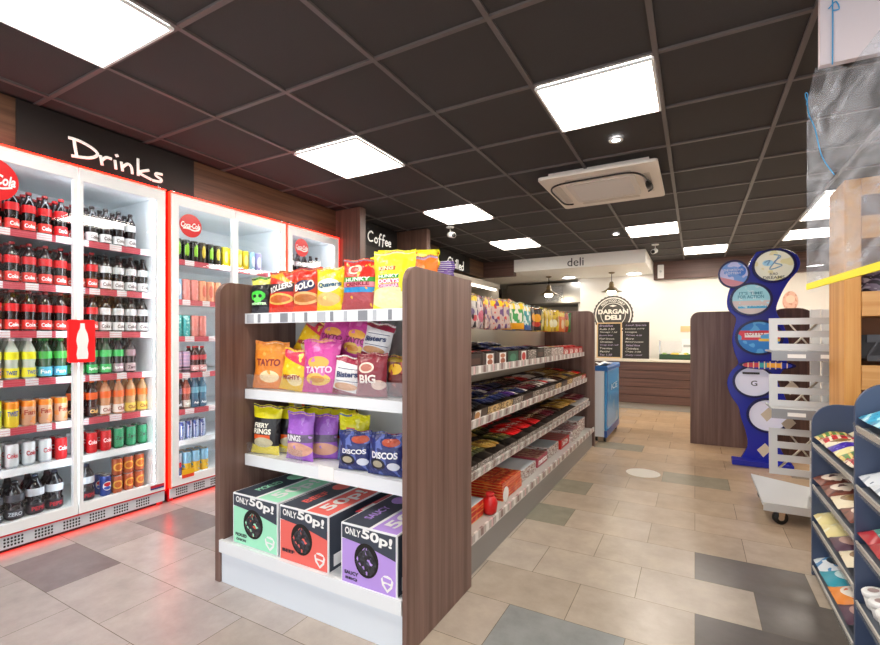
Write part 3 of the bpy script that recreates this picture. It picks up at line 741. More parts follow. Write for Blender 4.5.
mBister = D('bister', 'e6e4e4', [('h', .1, 1, .93, '9c2844'), ('h', -.1, -1, -.16, '8c2440'), ('e', .5, .24, .4, .11, 'd8a070'), ('r', .17, .38, .95, .4, '3a4a6a'), ('r', .17, .72, .95, .74, '3a4a6a')])
mBig = D('big', '8c3440', [('e', .4, .72, .26, .13, 'e8d8c8'), ('e', .4, .72, .19, .09, 'b87060'), ('e', .8, .3, .2, .12, 'e0c0b0'), ('h', 0, 1, .92, '7a2430')])
mBrownY = D('browny', '6a2c28', [('e', .4, .72, .3, .14, 'e8b830'), ('n', 5, .6, 'a84a38'), ('h', 0, 1, .9, 'a88c2a')])
mYelBlk = D('yelblk', '1c1a1e', [('h', 0, 1, .8, 'ecdf18'), ('h', 0, -1, -.2, 'ecd818'), ('r', .17, .34, .75, .44, 'e85a1c'), ('e', .5, .27, .34, .11, 'c8c0a0')])
mPurpR = D('purpr', 'a060c8', [('r', 0, .42, 1, .6, '6a5a78'), ('e', .5, .25, .5, .16, 'e0a890'), ('n', 5, .66, 'b888d8')])
mDisco = D('disco', '26306c', [('n', 4, .56, '5a6ab0'), ('e', .35, .3, .24, .15, '16162a'), ('e', .35, .3, .16, .09, 'b0a890'), ('e', .8, .26, .16, .1, 'd8dce8'), ('e', .7, .85, .25, .1, 'b04a30')])
mYelBlue = D('yelblue', 'e8e01c', [('r', 0, 0, .4, .55, '5a7ab0'), ('r', .3, .62, .6, .78, 'e05a28'), ('n', 5, .65, 'f4f080')])
ZT = 1.2985
top = [
 ('black crisp bag with a bright green patch, first on the top shelf', .125, .175, mGreenBlack, [('MONSTER', .17, .235, .9, .305, 'e8ffe0', 0)], -1.92, 1.592, .05),
 ('red crisp bag with slanted white lettering on black, second on the top shelf', .18, .195, mRoll, [('ROLLERS', .17, .56, .92, .72, 'f4f0ec', .25)], -1.775, 1.597, -.05),
 ('orange red crisp bag with white slanted lettering, third on the top shelf', .165, .198, mFox, [('BOLO', .17, .54, .84, .72, 'f4f0ec', .22)], -1.61, 1.597, .03),
 ('yellow crisp bag with a white oval and blue lettering on the top shelf', .155, .19, mQuav, [('Quavers', .17, .56, .96, .70, '205a78', .03)], -1.462, 1.597, .0),
 ('red and blue share bag with green stripe on the top shelf', .185, .215, mRedBlue, [('HUNKY', .17, .59, .86, .67, 'f0f8f0', .05), ('CRINKLE', .17, .49, .86, .57, 'a02040', .05)], -1.300, 1.600, -.03),
 ('tall bright yellow share bag with green and pink words on the top shelf', .20, .235, mYelTall, [('HUNKY', .17, .56, .70, .62, 'e8f8e8', .0), ('DORYS', .17, .46, .72, .535, 'ffffff', .0), ('CHEDDAR', .17, .385, .7, .445, 'ffe0f0', 0), ('KING', .17, .705, .56, .775, 'fff0c0', 0)], -1.115, 1.600, .0),
 ('purple and green share bag at the right end of the top shelf', .12, .22, mLilac, [('HUNKY', .17, .56, .9, .65, 'f0f8f0', .0), ('ONION', .17, .42, .9, .51, '703080', 0)], -1.01, 1.69, -.15),
 ('red yellow tipped bag standing behind the red and blue share bag', .17, .21, mRedBlue, [], -1.22, 1.70, .15),
 ('second red crisp bag behind the slanted lettering bags', .16, .20, mRoll, [], -1.71, 1.70, .15),
 ('black and gold crisp bag tucked behind the orange red bag', .16, .20, mYelBlk, [], -1.54, 1.70, -.1),
 ('black crisp bag hidden behind the green patched one', .13, .185, mGreenBlack, [], -1.88, 1.70, .1),
 ('yellow bag with a pointed corner rising behind the red share bag', .15, .25, mYelBig, [], -1.30, 1.78, .1),
]
for lab, w, h, m_, tx, x, y, rz in top:
    bag('crisp_bag', lab, 'crisps', w, h, .036, m_, tx, seed=len(lab)*7, loc=(x, y, ZT), rz=rz+.14, rx=-.06, ry=((len(lab)*7) % 5-2)*.012)
bag('crisp_bag', 'big yellow bag lying flat across the tops of the display bags', 'crisps', .085, .265, .026, mYelBig, [], 5, loc=(-1.27, 1.70, 1.535), rx=-.5, ry=R90-.02)
bag('crisp_bag', 'purple and silver striped bag lying flat on the wood end board', 'crisps', .09, .25, .022, mPurpStr, [], 8, loc=(-1.225, 1.80, 1.497), rx=-.4, ry=R90+.03)
Z2 = .9175
s2 = [
 ('orange crisp bag lettered in dark red, alone at the left of the second shelf', .20, .225, mTaytoO, [('TAYTO', .17, .52, .86, .68, '8c2a1c', 0)], -1.87, 1.60, .12, .02),
 ('yellow and pink crisp bag at the front left of the second shelf pile', .17, .19, mYelPink, [('MIGHTY', .17, .3, .8, .42, 'a02838', .1)], -1.695, 1.590, .0, .14),
 ('pink crisp bag standing in front of the pile on the second shelf', .205, .235, mTaytoP, [('TAYTO', .17, .40, .88, .54, 'f0d8e8', .04)], -1.522, 1.592, .0, 0),
 ('white and maroon crisp bag at the front of the second shelf', .15, .165, mBister, [('Bisters', .17, .5, .9, .66, '34406a', .08)], -1.365, 1.592, .05, .10),
 ('maroon crisp bag with a pale disc and the word BIG', .155, .18, mBig, [('BIG', .2, .34, .75, .55, 'f4e8e0', 0)], -1.225, 1.592, 0, -.02),
 ('brown and gold crisp bag next to the maroon BIG one', .13, .17, mBrownY, [], -1.12, 1.65, -.1, 0),
 ('brown and gold crisp bag behind and right of its twin on the second shelf', .13, .17, mBrownY, [], -1.06, 1.73, .05, 0),
 ('brown and gold crisp bag hindmost at the right of the second shelf', .13, .17, mBrownY, [], -1.02, 1.81, 0, 0),
 ('dark brown crisp bag buried behind the white and maroon one', .15, .17, mBrownY, [], -1.32, 1.68, 0, 0),
 ('pink crisp bag buried under the leaning pile', .18, .19, mTaytoP, [], -1.50, 1.70, .1, 0),
]
for lab, w, h, m_, tx, x, y, rz, ry in s2:
    bag('crisp_bag', lab, 'crisps', w, h, .034, m_, tx, seed=len(lab)*3, loc=(x, y, Z2+.002), rz=rz+.14, rx=-.08, ry=ry)
for lab, w, h, m_, tx, x, y, z, rx, ry, sd in [
 ('yellow and red crisp bag leaning high in the second shelf pile', .18, .19, mYelPink, [('MIGHTY', .17, .3, .8, .42, 'a02838', .1)], -1.74, 1.70, 1.08, -.35, .30, 3),
 ('pink crisp bag leaning high in the second shelf pile', .19, .19, mTaytoP, [('TAYTO', .17, .40, .88, .54, '8c2a5c', .04)], -1.57, 1.70, 1.09, -.30, .15, 4),
 ('pink crisp bag at the right of the upper pile on the second shelf', .18, .20, mTaytoP, [('TAYTO', .17, .40, .88, .54, '8c2a5c', .04)], -1.415, 1.69, 1.07, -.25, .22, 6),
 ('white and maroon crisp bag tilted on top of the second shelf pile', .16, .155, mBister, [('Bisters', .17, .5, .9, .66, '34406a', .08)], -1.265, 1.66, 1.082, -.2, .14, 7)]:
    bag('crisp_bag', lab, 'crisps', w, h, .034, m_, tx, seed=sd, loc=(x, y, z), rx=rx, ry=ry)
Z3 = .589
for lab, w, h, m_, tx, x, y, z, rx, ry, rz in [
 ('black crisp bag with yellow top and bottom at the left of the third shelf', .165, .23, mYelBlk, [('FIERY', .17, .60, .7, .70, 'f4f0e0', 0), ('RINGS', .17, .46, .8, .58, 'f4f0e0', 0)], -1.895, 1.592, Z3, -.06, .04, .1),
 ('lilac crisp bag with white lettering on the third shelf', .17, .215, mPurpR, [('RINGS', .17, .44, .7, .58, 'f4f0f4', 0)], -1.655, 1.592, Z3, -.06, 0, -.1),
 ('black and yellow crisp bag behind the first one on the third shelf', .14, .22, mYelBlk, [], -1.80, 1.67, Z3, -.06, 0, .2),
 ('black and yellow bag lying on top of the third shelf bags', .15, .22, mYelBlk, [], -1.90, 1.76, .79, -.3, 1.3, 0),
 ('second black and yellow bag lying on top at the back of the third shelf', .13, .20, mYelBlk, [], -1.72, 1.78, .77, -.3, 1.4, 0),
 ('dark and yellow crisp bag at the back of the third shelf', .15, .22, mYelBlk, [], -1.69, 1.74, Z3, -.05, 0, .1),
 ('dark and yellow crisp bag, rightmost at the back of the third shelf group', .14, .22, mYelBlk, [], -1.56, 1.78, Z3, -.05, 0, .1),
 ('lilac crisp bag half hidden behind its twin on the third shelf', .14, .20, mPurpR, [], -1.57, 1.67, Z3, -.06, 0, .2),
 ('yellow and blue crisp bag standing behind the two blue bags', .16, .21, mYelBlue, [], -1.42, 1.70, Z3, -.06, 0.03, .1),
 ('dark blue crisp bag, left of the pair on the third shelf', .165, .165, mDisco, [('DISCOS', .17, .47, .92, .60, 'f0f0f4', .02)], -1.318, 1.592, Z3, -.06, 0, .05),
 ('dark blue crisp bag with large white letters, right of the pair', .17, .17, mDisco, [('DISCOS', .17, .45, .92, .62, 'f0f0f4', .02)], -1.152, 1.592, Z3, -.06, 0, -.05)]:
    bag('crisp_bag', lab, 'crisps', w, h, .032, m_, tx, seed=len(lab)*5, loc=(x, y, z+.002), rx=rx, ry=ry, rz=rz+.14)

# ---- three cardboard boxes of 50p crisps
def crisp_box(lab, x0, x1, yf, col, slate, flav, loc_rz, depth=.44):
    w = x1-x0; h = .238
    t = thing('crisp_carton', lab, 'box', (x0, yf, .2015), loc_rz)
    M_W = mat('carton_white', 'f2f2f4', .5); M_S = mat('carton_slate', '39404e', .5); M_C = mat('carton_'+col, col, .5); M_K = mat('carton_hole', '17130f', .8)
    e = .006
    g = MB().box(0, w, 0, depth, 0, h, 0)
    # front print: colour field, slate banner, window
    hole = ellipse(w*.47, h*.47, w*.215, h*.28, 28)
    g.prism(rrect(e, e, w-e, h*.74, .002), -.0012, 0, 2)
    ban = [(e, h-.058), (w*.5, h-.070), (w-e, h-.098), (w-e, h-e), (e, h-e)]
    g.prism(ban, -.0022, -.0012, 1)
    g.prism(hole, -.0024, -.0012, 3)
    # top print
    T = lambda y: y
    g.prism([(e, e), (w*.5, e), (w*.5, depth-e), (e, depth-e)], h, h+.001, 1, plane='xy')
    g.prism([(w*.56, e), (w-e, e), (w-e, depth-e), (w*.56, depth-e)], h, h+.001, 2, plane='xy')
    g.box(w, w+.001, e, depth-e, e, h-e, 1)
    g.box(w+.001, w+.0016, .03, .12, .02, .07, 0); g.prism(ellipse(depth*.34, h*.68, .055, .03), w+.001, w+.0018, 2, plane='yz')
    g.build('carton', [M_W, M_S, M_C, M_K], t, )
    g = MB()
    g.flat_text('ONLY', w*.08, h*.825, w*.29, h*.12, -.0032, 0, rot=-.06, bold=.03)
    g.flat_text('50p!', w*.385, h*.755, w*.54, h*.205, -.0032, 0, rot=-.10, bold=.035)
    def tp(x0_, y0_, ww, hh): return lambda a, b: (x0_+a*ww, y0_+b*hh, h+.0025)
    a = MB()
    g.build('price_lettering', WHITE, t)
    MB().text('50p!', lambda a_, b_: (w*.93-b_*w*.30, depth*.10+a_*depth*.62, h+.0025), 0, bold=.03).build('top_price_lettering', WHITE, t)
    g = MB().flat_text(flav.split()[0], w*.07, h*.17, w*.26, h*.06, -.0032, 0, bold=.04)
    if ' ' in flav: g.flat_text(flav.split()[1], w*.09, h*.08, w*.22, h*.05, -.0032, 0, bold=.04)
    g.build('flavour_lettering', mat('ink_dark', '202430', .5), t)
    g = MB().text(flav.split()[0], lambda a_, b_: (w*.34-b_*w*.14, depth*.16+a_*depth*.34, h+.0025), 0, bold=.03)
    g.prism(ellipse(w*.27, depth*.72, w*.14, .05, 16), h+.001, h+.0022, 0, plane='xy')
    g.build('top_lettering', M_C, t)
    # crest outline badge
    s = MB().prism([(w*.73, h*.26), (w*.78, h*.32), (w*.84, h*.33), (w*.90, h*.31), (w*.94, h*.25), (w*.92, h*.15), (w*.84, h*.06), (w*.75, h*.16)], -.0024, -.0012)
    s.prism([(w*.78, h*.19), (w*.84, h*.20), (w*.90, h*.18), (w*.84, h*.11)], -.003, -.0024, 1)
    s.prism([(w*.76, h*.30), (w*.91, h*.28), (w*.90, h*.22), (w*.77, h*.23)], -.003, -.0024, 1)
    s.build('badge', [WHITE, mat('badge_'+col, col, .5)], t)
    # the packets seen through the hole
    r = MB()
    f = bagshape(w*.34, h*.5, .003, 3)
    r.grid(lambda u, v: Vector((w*.47+(u-.5)*w*.36*sin(pi*min(1, v*.8+.15)), -.0026-.002*sin(pi*u)*sin(pi*v), h*.24+v*h*.44)), 8, 8)
    r.build('packets_in_window', D('win_'+flav, '1c1a22', [('n', 3, .56, col), ('n', 4, .5, '303038'), ('n', 3.5, .62, 'd05030' if 'P' in flav[:2] else '50506a'), ('e', -1, -1, .1, .1, 'ffffff')]), t)
    return t
crisp_box('mint green crisp carton priced 50p, left of three', -1.925, -1.622, 1.432, 'a6ecc8', 0, 'PICKLED ONION', 0)
crisp_box('red crisp carton priced 50p, between the mint and lilac ones', -1.603, -1.318, 1.426, 'ee6a60', 0, 'BEEF', 0)
crisp_box('lilac crisp carton priced 50p, right of three beside the wood board', -1.238, -.968, 1.413, 'b996e4', 0, 'SAUCY BBQ', 0)
BOXR = tag(MB().box(0, .25, 0, .3, 0, .22, 0, mf={'top': 1}).build('crisp_carton', [mat('carton_slate', '39404e', .5), design('redtop', 'c82030', [('r', .17, .1, .9, .4, 'f0f0f0')])], loc=(-1.29, 1.56, .2015)), 'plain red topped carton wedged behind the red and lilac ones', 'box')
BOXR.scale = (.17, 1, 1)

# ------------------------------------------------------------------ long sweets gondola
S = thing('sweets_shelving', 'long grey confectionery shelving run along the aisle behind the crisp display', 'shelving unit', (0, 0, 0))
Y0, Y1 = 1.975, 5.13
BOX(-1.52, -1.49, Y0, Y1, .1, 1.42).build('back_panel', mat('gondola_back', 'cdc6ba', .5), S)
PS = design('ticket_rail', 'b9b2ac', [('s', 46, .55, 'e9e5e2'), ('s', 23, .26, '8a6f6c'), ('b', 1, .12, 'd8d4d0'), ('s', 11.5, .1, 'd8b8b8')], .4)
TILT = {0: 0, 1: .12, 2: .16}
def gshelf(z, xf, tilt, depth=.42):
    sh = MB().box(0, Y1-Y0-.03, 0, depth, -.02, 0).build('shelf', SHELFG, S, loc=(xf, Y0+.01, z), rz=R90, rx=tilt)
    MB().box(0, Y1-Y0-.03, -.012, 0, -.026, .018).build('ticket_rail', PS, sh)
    return sh
gshelf(1.000, -1.06, 0, .40); gshelf(.722, -1.03, .13, .44); gshelf(.470, -1.00, .17, .48)
sh = gshelf(.195, -.955, 0, .52)
BOX(-1.49, -.967, Y0+.01, Y1-.03, .001, .17).build('kick_board', mat('kick_grey', '8f8d8a', .4), S)
for z, xf, tilt in ((1.000, -1.06, 0), (.722, -1.03, .13), (.470, -1.00, .17)):
    MB().box(0, Y1-Y0-.04, -.016, -.0125, .0, .05).build('clear_riser', CLEAR, S, loc=(xf, Y0+.015, z), rz=R90, rx=tilt) if z < .5 else None
P2 = thing('shelf_end_panel', 'rounded grey brown end board closing the sweets shelving by the blue bin', 'panel', (-1.56, 5.14, 0))
MB().prism(rrect(0, .001, .61, 1.462, .07, 'tr'), 0, .04).build('board', WOODG, P2, bev=.002)

def bar_proto(name, m):
    g = MB(); f = bagshape(.042, .15, .008, 2)
    # lying flat: x across, y along the length, z up
    g.grid(lambda u, v: (lambda p: Vector((p.x, p.z, .010-p.y)))(f(u, v, 1)), 6, 8)
    g.grid(lambda u, v: (lambda p: Vector((p.x, p.z, .010-p.y)))(f(1-u, v, -1)), 6, 8)
    return g.build('chocolate_bar', m)
def bm(n, c, c2, c3=None):
    return design('bar_'+n, c, [('r', .15, .2, .85, .8, c2)]+([('e', .5, .5, .3, .12, c3)] if c3 else [])+[('b', 7, .2, c)], .3)
BARS = {'navy': bm('navy', '141a3c', '2a3a78', 'c8b060'), 'purple': bm('purple', '3a1a5c', '5a2a8c', 'e8e0f0'), 'brown': bm('brown', '3a1c14', '6a3420', 'e8d0a0'), 'black': bm('black', '151214', '2c2428', 'c83a30'),
        'red': bm('red', 'c81418', 'e02a20', 'f4e0d0'), 'gold': bm('gold', 'a88038', 'd8b860', '6a3420'), 'white': bm('white', 'd8d0c8', 'f0ece4', '3a4a8a'), 'orange': bm('orange', 'd86a1c', 'f0a040', 'fff0d0'), 'maroon': bm('maroon', '5a1424', '8c2a3c', 'e8c8b0'), 'olive': bm('olive', '3a3a1c', 'b0a050', '201c14')}
BP = {}; bused = set()
def put_bar(kind, x, y, z, lab, rz=0, ry=0, group=None, sx=1):
    if kind not in BP: BP[kind] = bar_proto(kind, BARS[kind])
    p = BP[kind]; R = (0, ry, rz)
    if kind not in bused:
        bused.add(kind); o = p; o.location = (x, y, z); o.rotation_euler = R
    else: o = p.copy(); COL.objects.link(o); o.location = (x, y, z); o.rotation_euler = R
    tag(o, lab, 'chocolate bar', group or lab); o.scale = (1.15, sx*1.05, 2.1)
    return o
def carton(name, lab, w, d, h, front, loc, rx=0, cat='display box'):
    """open topped display carton, local front = -y"""
    t = thing('display_carton', lab, cat, loc, R90, rx=rx)
    g = MB(); e = .003
    g.box(0, w, 0, e, 0, h, 0, mf={'front': 1}); g.box(0, w, d-e, d, 0, h*1.15, 0); g.box(0, e, e, d-e, 0, h*1.05, 0); g.box(w-e, w, e, d-e, 0, h*1.05, 0); g.box(e, w-e, e, d-e, 0, e, 0)
    g.build('tray', [mat('card_'+name, name, .6), front], t)
    return t
def fr(n, base, sh): return design('front_'+n, base, sh, .45)
fr_pic = fr('pic', '4a3a30', [('r', .17, .05, .55, .95, 'ece8e0'), ('e', .32, .5, .17, .34, 'c08a50')])
fr_pic2 = fr('pic2', '3c2c28', [('r', .3, .06, .85, .94, 'f0ece8'), ('e', .58, .35, .2, .2, 'a05a40'), ('e', .58, .72, .2, .16, 'c07850')])
fr_dark = fr('dark', '2a1c1a', [('r', .17, .3, .9, .7, '50342a')])
fr_green = fr('green', '1c4a34', [('e', .5, .5, .3, .3, '38785a')])
fr_redpic = fr('redpic', '4a2820', [('r', .3, .06, .8, .94, 'f0ece8'), ('e', .55, .5, .2, .34, 'c02824')])
fr_grey = fr('grey', '6a6058', [('n', 5, .55, '9a9088'), ('n', 8, .62, 'e0d8d0')])
fr_white = fr('white', 'b8aca4', [('n', 6, .55, 'e8e0dc'), ('n', 8, .6, '8a4a44')])
fr_red = fr('red', 'c01c18', [('r', .17, .25, .85, .8, 'f0e4dc'), ('n', 7, .55, 'c82820')])
fr_gold = fr('gold', '8c6c40', [('n', 5, .52, 'd8b878'), ('n', 9, .62, 'e8d8b0')])
shelf_names = ['top', 'middle', 'third']
seq = [(fr_pic, 'card 3a2c26', 'brown', 'striped picture'), (fr_dark, '', 'brown', 'plain dark brown'), (fr_pic2, '', 'black', 'two picture'), (fr_pic2, '', 'black', 'second two picture'), (fr_green, '', 'navy', 'dark green'), (fr_redpic, '', 'navy', 'red picture'), (fr_grey, '', 'navy', 'grey speckled'),
       (fr_dark, '', 'black', 'dark brown'), (fr_grey, '', 'white', 'pale speckled'), (fr_white, '', 'white', 'white speckled'), (fr_white, '', 'gold', 'second white speckled'), (fr_red, '', 'red', 'red'), (fr_red, '', 'red', 'second red'), (fr_red, '', 'red', 'third red'), (fr_red, '', 'red', 'fourth red')]
W1 = (Y1-Y0-.06)/15
for k, (f_, _, b, nm) in enumerate(seq):
    y = Y0+.02+k*W1; h = .085 if k < 11 else .075
    c = carton('3a2c28' if k < 8 else ('7a6a60' if k < 11 else 'a81c18'), '%s fronted sweet box, %s along the upper sweets shelf' % (nm, ['first', 'second', 'third', 'fourth', 'fifth', 'sixth', 'seventh', 'eighth', 'ninth', 'tenth', 'eleventh', 'twelfth', 'thirteenth', 'fourteenth', 'last'][k]), W1-.008, .36, h, f_, (-1.062, y, 1.001))
    for q in range(2 if k > 10 else 3):
        put_bar(b, -1.09, y+.03+q*.045, 1.045+(.03 if k in (4, 5, 6, 7) else .012), '%s chocolate bar in the upper sweets shelf boxes' % b, rz=R90+random.uniform(-.12, .12), sx=1)
        if k in (3, 4, 5): put_bar(b, -1.22, y+.03+q*.045, 1.085+random.uniform(0, .03), '%s chocolate bar in the upper sweets shelf boxes' % b, rz=R90+random.uniform(-.5, .5), ry=-.1)
seq2 = [('navy', fr_grey), ('black', fr_pic), ('navy', fr_gold), ('navy', fr_gold), ('purple', fr_grey), ('navy', fr_dark), ('maroon', fr_grey), ('brown', fr_grey), ('red', fr_grey), ('white', fr_gold), ('brown', fr_dark), ('gold', fr_gold), ('gold', fr_white), ('gold', fr_white), ('red', fr_red)]
ORD = ['first', 'second', 'third', 'fourth', 'fifth', 'sixth', 'seventh', 'eighth', 'ninth', 'tenth', 'eleventh', 'twelfth', 'thirteenth', 'fourteenth', 'last']
def slope(zf, xf, tilt, d): return xf-d*cos(tilt), zf+d*sin(tilt)
for k, (b, f_) in enumerate(seq2):
    y = Y0+.02+k*W1
    carton('3c3028' if k < 11 else '8c6c40', 'open %s bar tray, %s along the middle sweets shelf' % (b, ORD[k]), W1-.008, .42, .06, f_, (-1.032, y, .7235), rx=.13)
    for r_ in range(3):
        xx, zz = slope(.7235, -1.03, .13, .03+r_*(.135 if k < 4 else .19))
        for q in range(4):
            if r_ == 2 and k > 3: continue
            bb = b if random.random() < .75 else random.choice(['black', 'brown', 'white', 'navy'])
            put_bar(bb, xx, y+.03+q*.046, zz+.042+random.uniform(0, .012), '%s wrapped chocolate bar in the middle sweets shelf trays' % bb, rz=R90+random.uniform(-.25, .25), ry=random.uniform(-.15, .15), sx=1 if k < 4 else 1.35)
seq3 = ['olive', 'olive', 'gold', 'olive', 'red', 'red', 'red', 'brown', 'maroon', 'brown', 'gold', 'gold', 'gold', 'maroon', 'maroon']
for k, b in enumerate(seq3):
    y = Y0+.02+k*W1
    carton('4c4038' if k < 12 else 'd8d4d0', 'shallow tray of %s bars, %s along the lower sloping shelf' % (b, ORD[k]), W1-.008, .46, .045, fr_grey if k < 8 else fr_white, (-1.002, y, .4715), rx=.17)  # dark card colour paints shadow into the gaps between the bars
    for r_ in range(3):
        xx, zz = slope(.4715, -1.0, .17, .03+r_*(.15 if k < 4 else .21))
        for q in range(4):
            if r_ == 2 and k > 3: continue
            put_bar(b, xx, y+.03+q*.046, zz+.04+random.uniform(0, .015), '%s wrapped bar in the lower sloping shelf trays' % b, rz=R90+random.uniform(-.3, .3), ry=random.uniform(-.15, .15), sx=1 if k < 4 else 1.4)

# base shelf cartons
def pack(name, lab, w, d, h, mats, loc, rz=R90, txt=None, tc='ffffff', cat='sweet box', mf=None):
    t = thing('sweet_box', lab, cat, loc, rz)
    MB().box(0, w, 0, d, 0, h, 0, mf=mf or {'top': 1}).build('box', mats, t, bev=.0015)
    if txt:
        MB().flat_text(txt, w*.08, h*.2, w*.84, h*.6, -.001, 0, bold=.04).build('lettering', mat('ink_'+tc, tc, .4), t)
    return t
zb = .197
redm = design('redbox', 'cc2418', [('n', 5, .55, 'e86a30'), ('b', 3, .2, 'e8b060')]); redtop = design('redtop2', 'd82a18', [('s', 5, .25, 'e8803a'), ('b', 6, .2, 'b01c14'), ('n', 9, .6, 'f0b070')])
WT = mat('lid_white', 'dfe6ee', .5)
pack('r', 'low red box with a white top, nearest on the bottom sweets shelf', .28, .34, .09, [redm, WT], (-1.02, 2.05, zb))
def tub(lab, loc, col):
    t = thing('sweet_tub', lab, 'tub', loc, R90)
    MB().lathe([(.03, 0), (.038, .01), (.045, .06), (.036, .085), (.02, .10)], 18).build('tub', mat('tub_'+col, col, .3), t)
    MB().lathe([(.021, .098), (.024, .10), (.024, .112), (.02, .115)], 14).build('lid', mat('tubtop', 'c02020', .4), t)
tub('round red tub at the front of the bottom sweets shelf', (-1.00, 2.37, zb), 'cc1c1c')
tub('round pale yellow tub by the wood board on the bottom sweets shelf', (-1.00, 2.0, zb), 'e0cc90')
t = thing('price_disc', 'white round price disc standing on the bottom sweets shelf edge', 'price sign', (-.955, 2.50, zb+.02), R90)
MB().lathe([(0, -.002), (.043, -.002), (.043, 0)], 24, axis='y', sm=False).build('disc', WHITE, t, loc=(0, 0, .055))
BOX(-.004, .004, -.001, .001, .0, .03).build('stem', CLEAR, t)
pack('s', 'red orange patterned box, lower of the stack on the bottom sweets shelf', .34, .34, .05, [redm, redtop], (-1.0, 2.57, zb))
pack('s', 'red orange patterned box, upper of the stack on the bottom sweets shelf', .33, .33, .05, [redm, redtop], (-1.005, 2.575, zb+.051))
pack('w', 'white topped box after the red stack on the bottom sweets shelf', .30, .30, .075, [fr_white, WT], (-1.02, 2.98, zb))
pack('sm', 'small cream box standing behind the white topped box', .05, .08, .10, [mat('creambox', 'e0d8b0', .5), WT], (-1.34, 2.93, zb))
pack('m', 'pink patterned box lettered mentos on the bottom sweets shelf', .26, .30, .07, [mat('pinkbox', 'b04a5a', .5), design('mtop', 'c8a088', [('n', 7, .5, '9a3a4a')])], (-1.03, 3.36, zb), txt='mentos')
pack('g', 'grey lidded box halfway along the bottom sweets shelf', .30, .30, .085, [fr_white, mat('greylid', 'aab4bc', .5)], (-1.03, 3.66, zb))
pack('p', 'flat red and brown box beyond the grey lidded one', .30, .32, .08, [fr_red, design('ptop', 'a87868', [('s', 4, .4, 'b02840')])], (-1.02, 4.0, zb))
pack('q', 'white edged box of mixed sweets near the end of the bottom shelf', .32, .34, .10, [fr_white, design('qtop', 'b0a0a0', [('n', 8, .5, 'a03040'), ('n', 10, .6, 'f0e8e0')])], (-1.0, 4.36, zb))
pack('q2', 'pale blue grey lidded box, last on the bottom sweets shelf', .30, .36, .13, [fr_white, mat('bluelid', 'b8c4cc', .5)], (-1.03, 4.74, zb))
pack('q3', 'white card lid leaning at the far end of the lower sloping shelf', .20, .03, .09, [WT, WT], (-1.36, 4.80, .60), txt=None)

# hanging sweet bags on hooks
HB = []
hcols = [('yellow and orange', [('f0a01c', [('r', 0, .75, 1, 1, 'e84020'), ('e', .5, .45, .4, .2, 'f8e040'), ('n', 2.6, .6, 'd83020')])]),
         ('red', [('c81828', [('e', .5, .5, .35, .25, 'f0d0c8')])]),
         ('silver white', [('b4aca8', [('e', .3, .5, .3, .12, '6a5a80'), ('e', .7, .3, .25, .1, 'c84050'), ('n', 2.2, .56, '302830'), ('r', 0, .85, 1, 1, 'e8c830')])]),
         ('white and pink', [('c8b8b8', [('n', 3, .55, '5a4a78'), ('e', .5, .4, .4, .2, 'c05070'), ('h', .6, 1, 1.2, '28243a')])]),
         ('yellow topped white', [('c0a8a0', [('r', 0, .8, 1, 1, 'e8c020'), ('n', 2.6, .55, '6a4a7a'), ('n', 4, .6, 'c04040')])]),
         ('green and white', [('4a9a58', [('r', 0, .8, 1, 1, 'f0d030'), ('n', 3.2, .5, 'e8e4d8'), ('r', 0, 0, 1, .25, 'e8a020')])]),
         ('teal', [('3a9aa0', [('r', 0, .8, 1, 1, 'e8d050'), ('n', 3.2, .52, 'e0ece8'), ('r', 0, 0, 1, .2, '3a6ab0')])]),
         ('black and orange', [('241a20', [('e', .5, .6, .4, .2, 'f0a81c'), ('e', .5, .3, .35, .12, 'c83020')])]),
         ('green and gold', [('c8b820', [('n', 2.6, .52, '50882a'), ('e', .5, .4, .3, .2, 'e8e0b0')])]),
         ('gold', [('e0c020', [('n', 2.6, .55, 'b89030'), ('e', .5, .4, .3, .2, 'f4f0d0')])]),
         ('orange', [('e8803a', [('r', 0, .8, 1, 1, 'e8c830'), ('e', .5, .4, .3, .25, 'f0d8b0')])]),
         ('red and green', [('b83a28', [('r', .6, 0, 1, 1, '3a7a3a'), ('e', .4, .5, .25, .2, 'e8c870')])])]
GR = thing('hook_rack', 'pegged back rail with steel hooks holding the hanging sweet bags', 'rack', (-1.488, Y0+.05, 1.385), R90)
BOX(0, 2.95, -.02, 0, 0, .05).build('rail', SHELFG, GR)
NH = 22; ystep = 2.9/NH
hooks = MB()
for k in range(NH):
    hooks.tube([(.06+k*ystep, -.02, .03), (.06+k*ystep, -.33, .035), (.06+k*ystep, -.34, .05)], .003, 5)
hooks.build('hook', CHROME, GR)
hseq = [0, 1, 2, 2, 3, 4, 4, 4, 5, 5, 6, 6, 7, 7, 8, 9, 9, 9, 10, 10, 11, 11]
hb_proto = {}
for k, ci in enumerate(hseq):
    nm, (cc,) = hcols[ci]
    for d in range(3):
        X_, Yy = -1.17-d*.07, Y0+.11+k*ystep
        lab = '%s sweet bag hanging above the sweets shelving' % nm
        if ci not in hb_proto:
            hb_proto[ci] = bag('sweet_bag', lab, 'sweet bag', .135, .19 if ci != 7 else .18, .015, D('h%d' % ci, cc[0], cc[1]), (), seed=ci, loc=(X_, Yy, 1.235), rz=R90+.1, group=lab)
        else: dup(hb_proto[ci], (X_+random.uniform(-.01, .01), Yy, 1.235+random.uniform(-.006, .006)), (random.uniform(-.06, .06), 0, R90+random.uniform(-.65, .0)), lab, lab)
t = thing('hook_header', 'small red header card above the hanging sweet bags', 'sign', (-1.30, 3.45, 1.425), R90+.2)
BOX(0, .36, -.004, 0, 0, .06).build('card', design('hdr', 'b83018', [('n', 5, .55, 'e0a060')]), t)

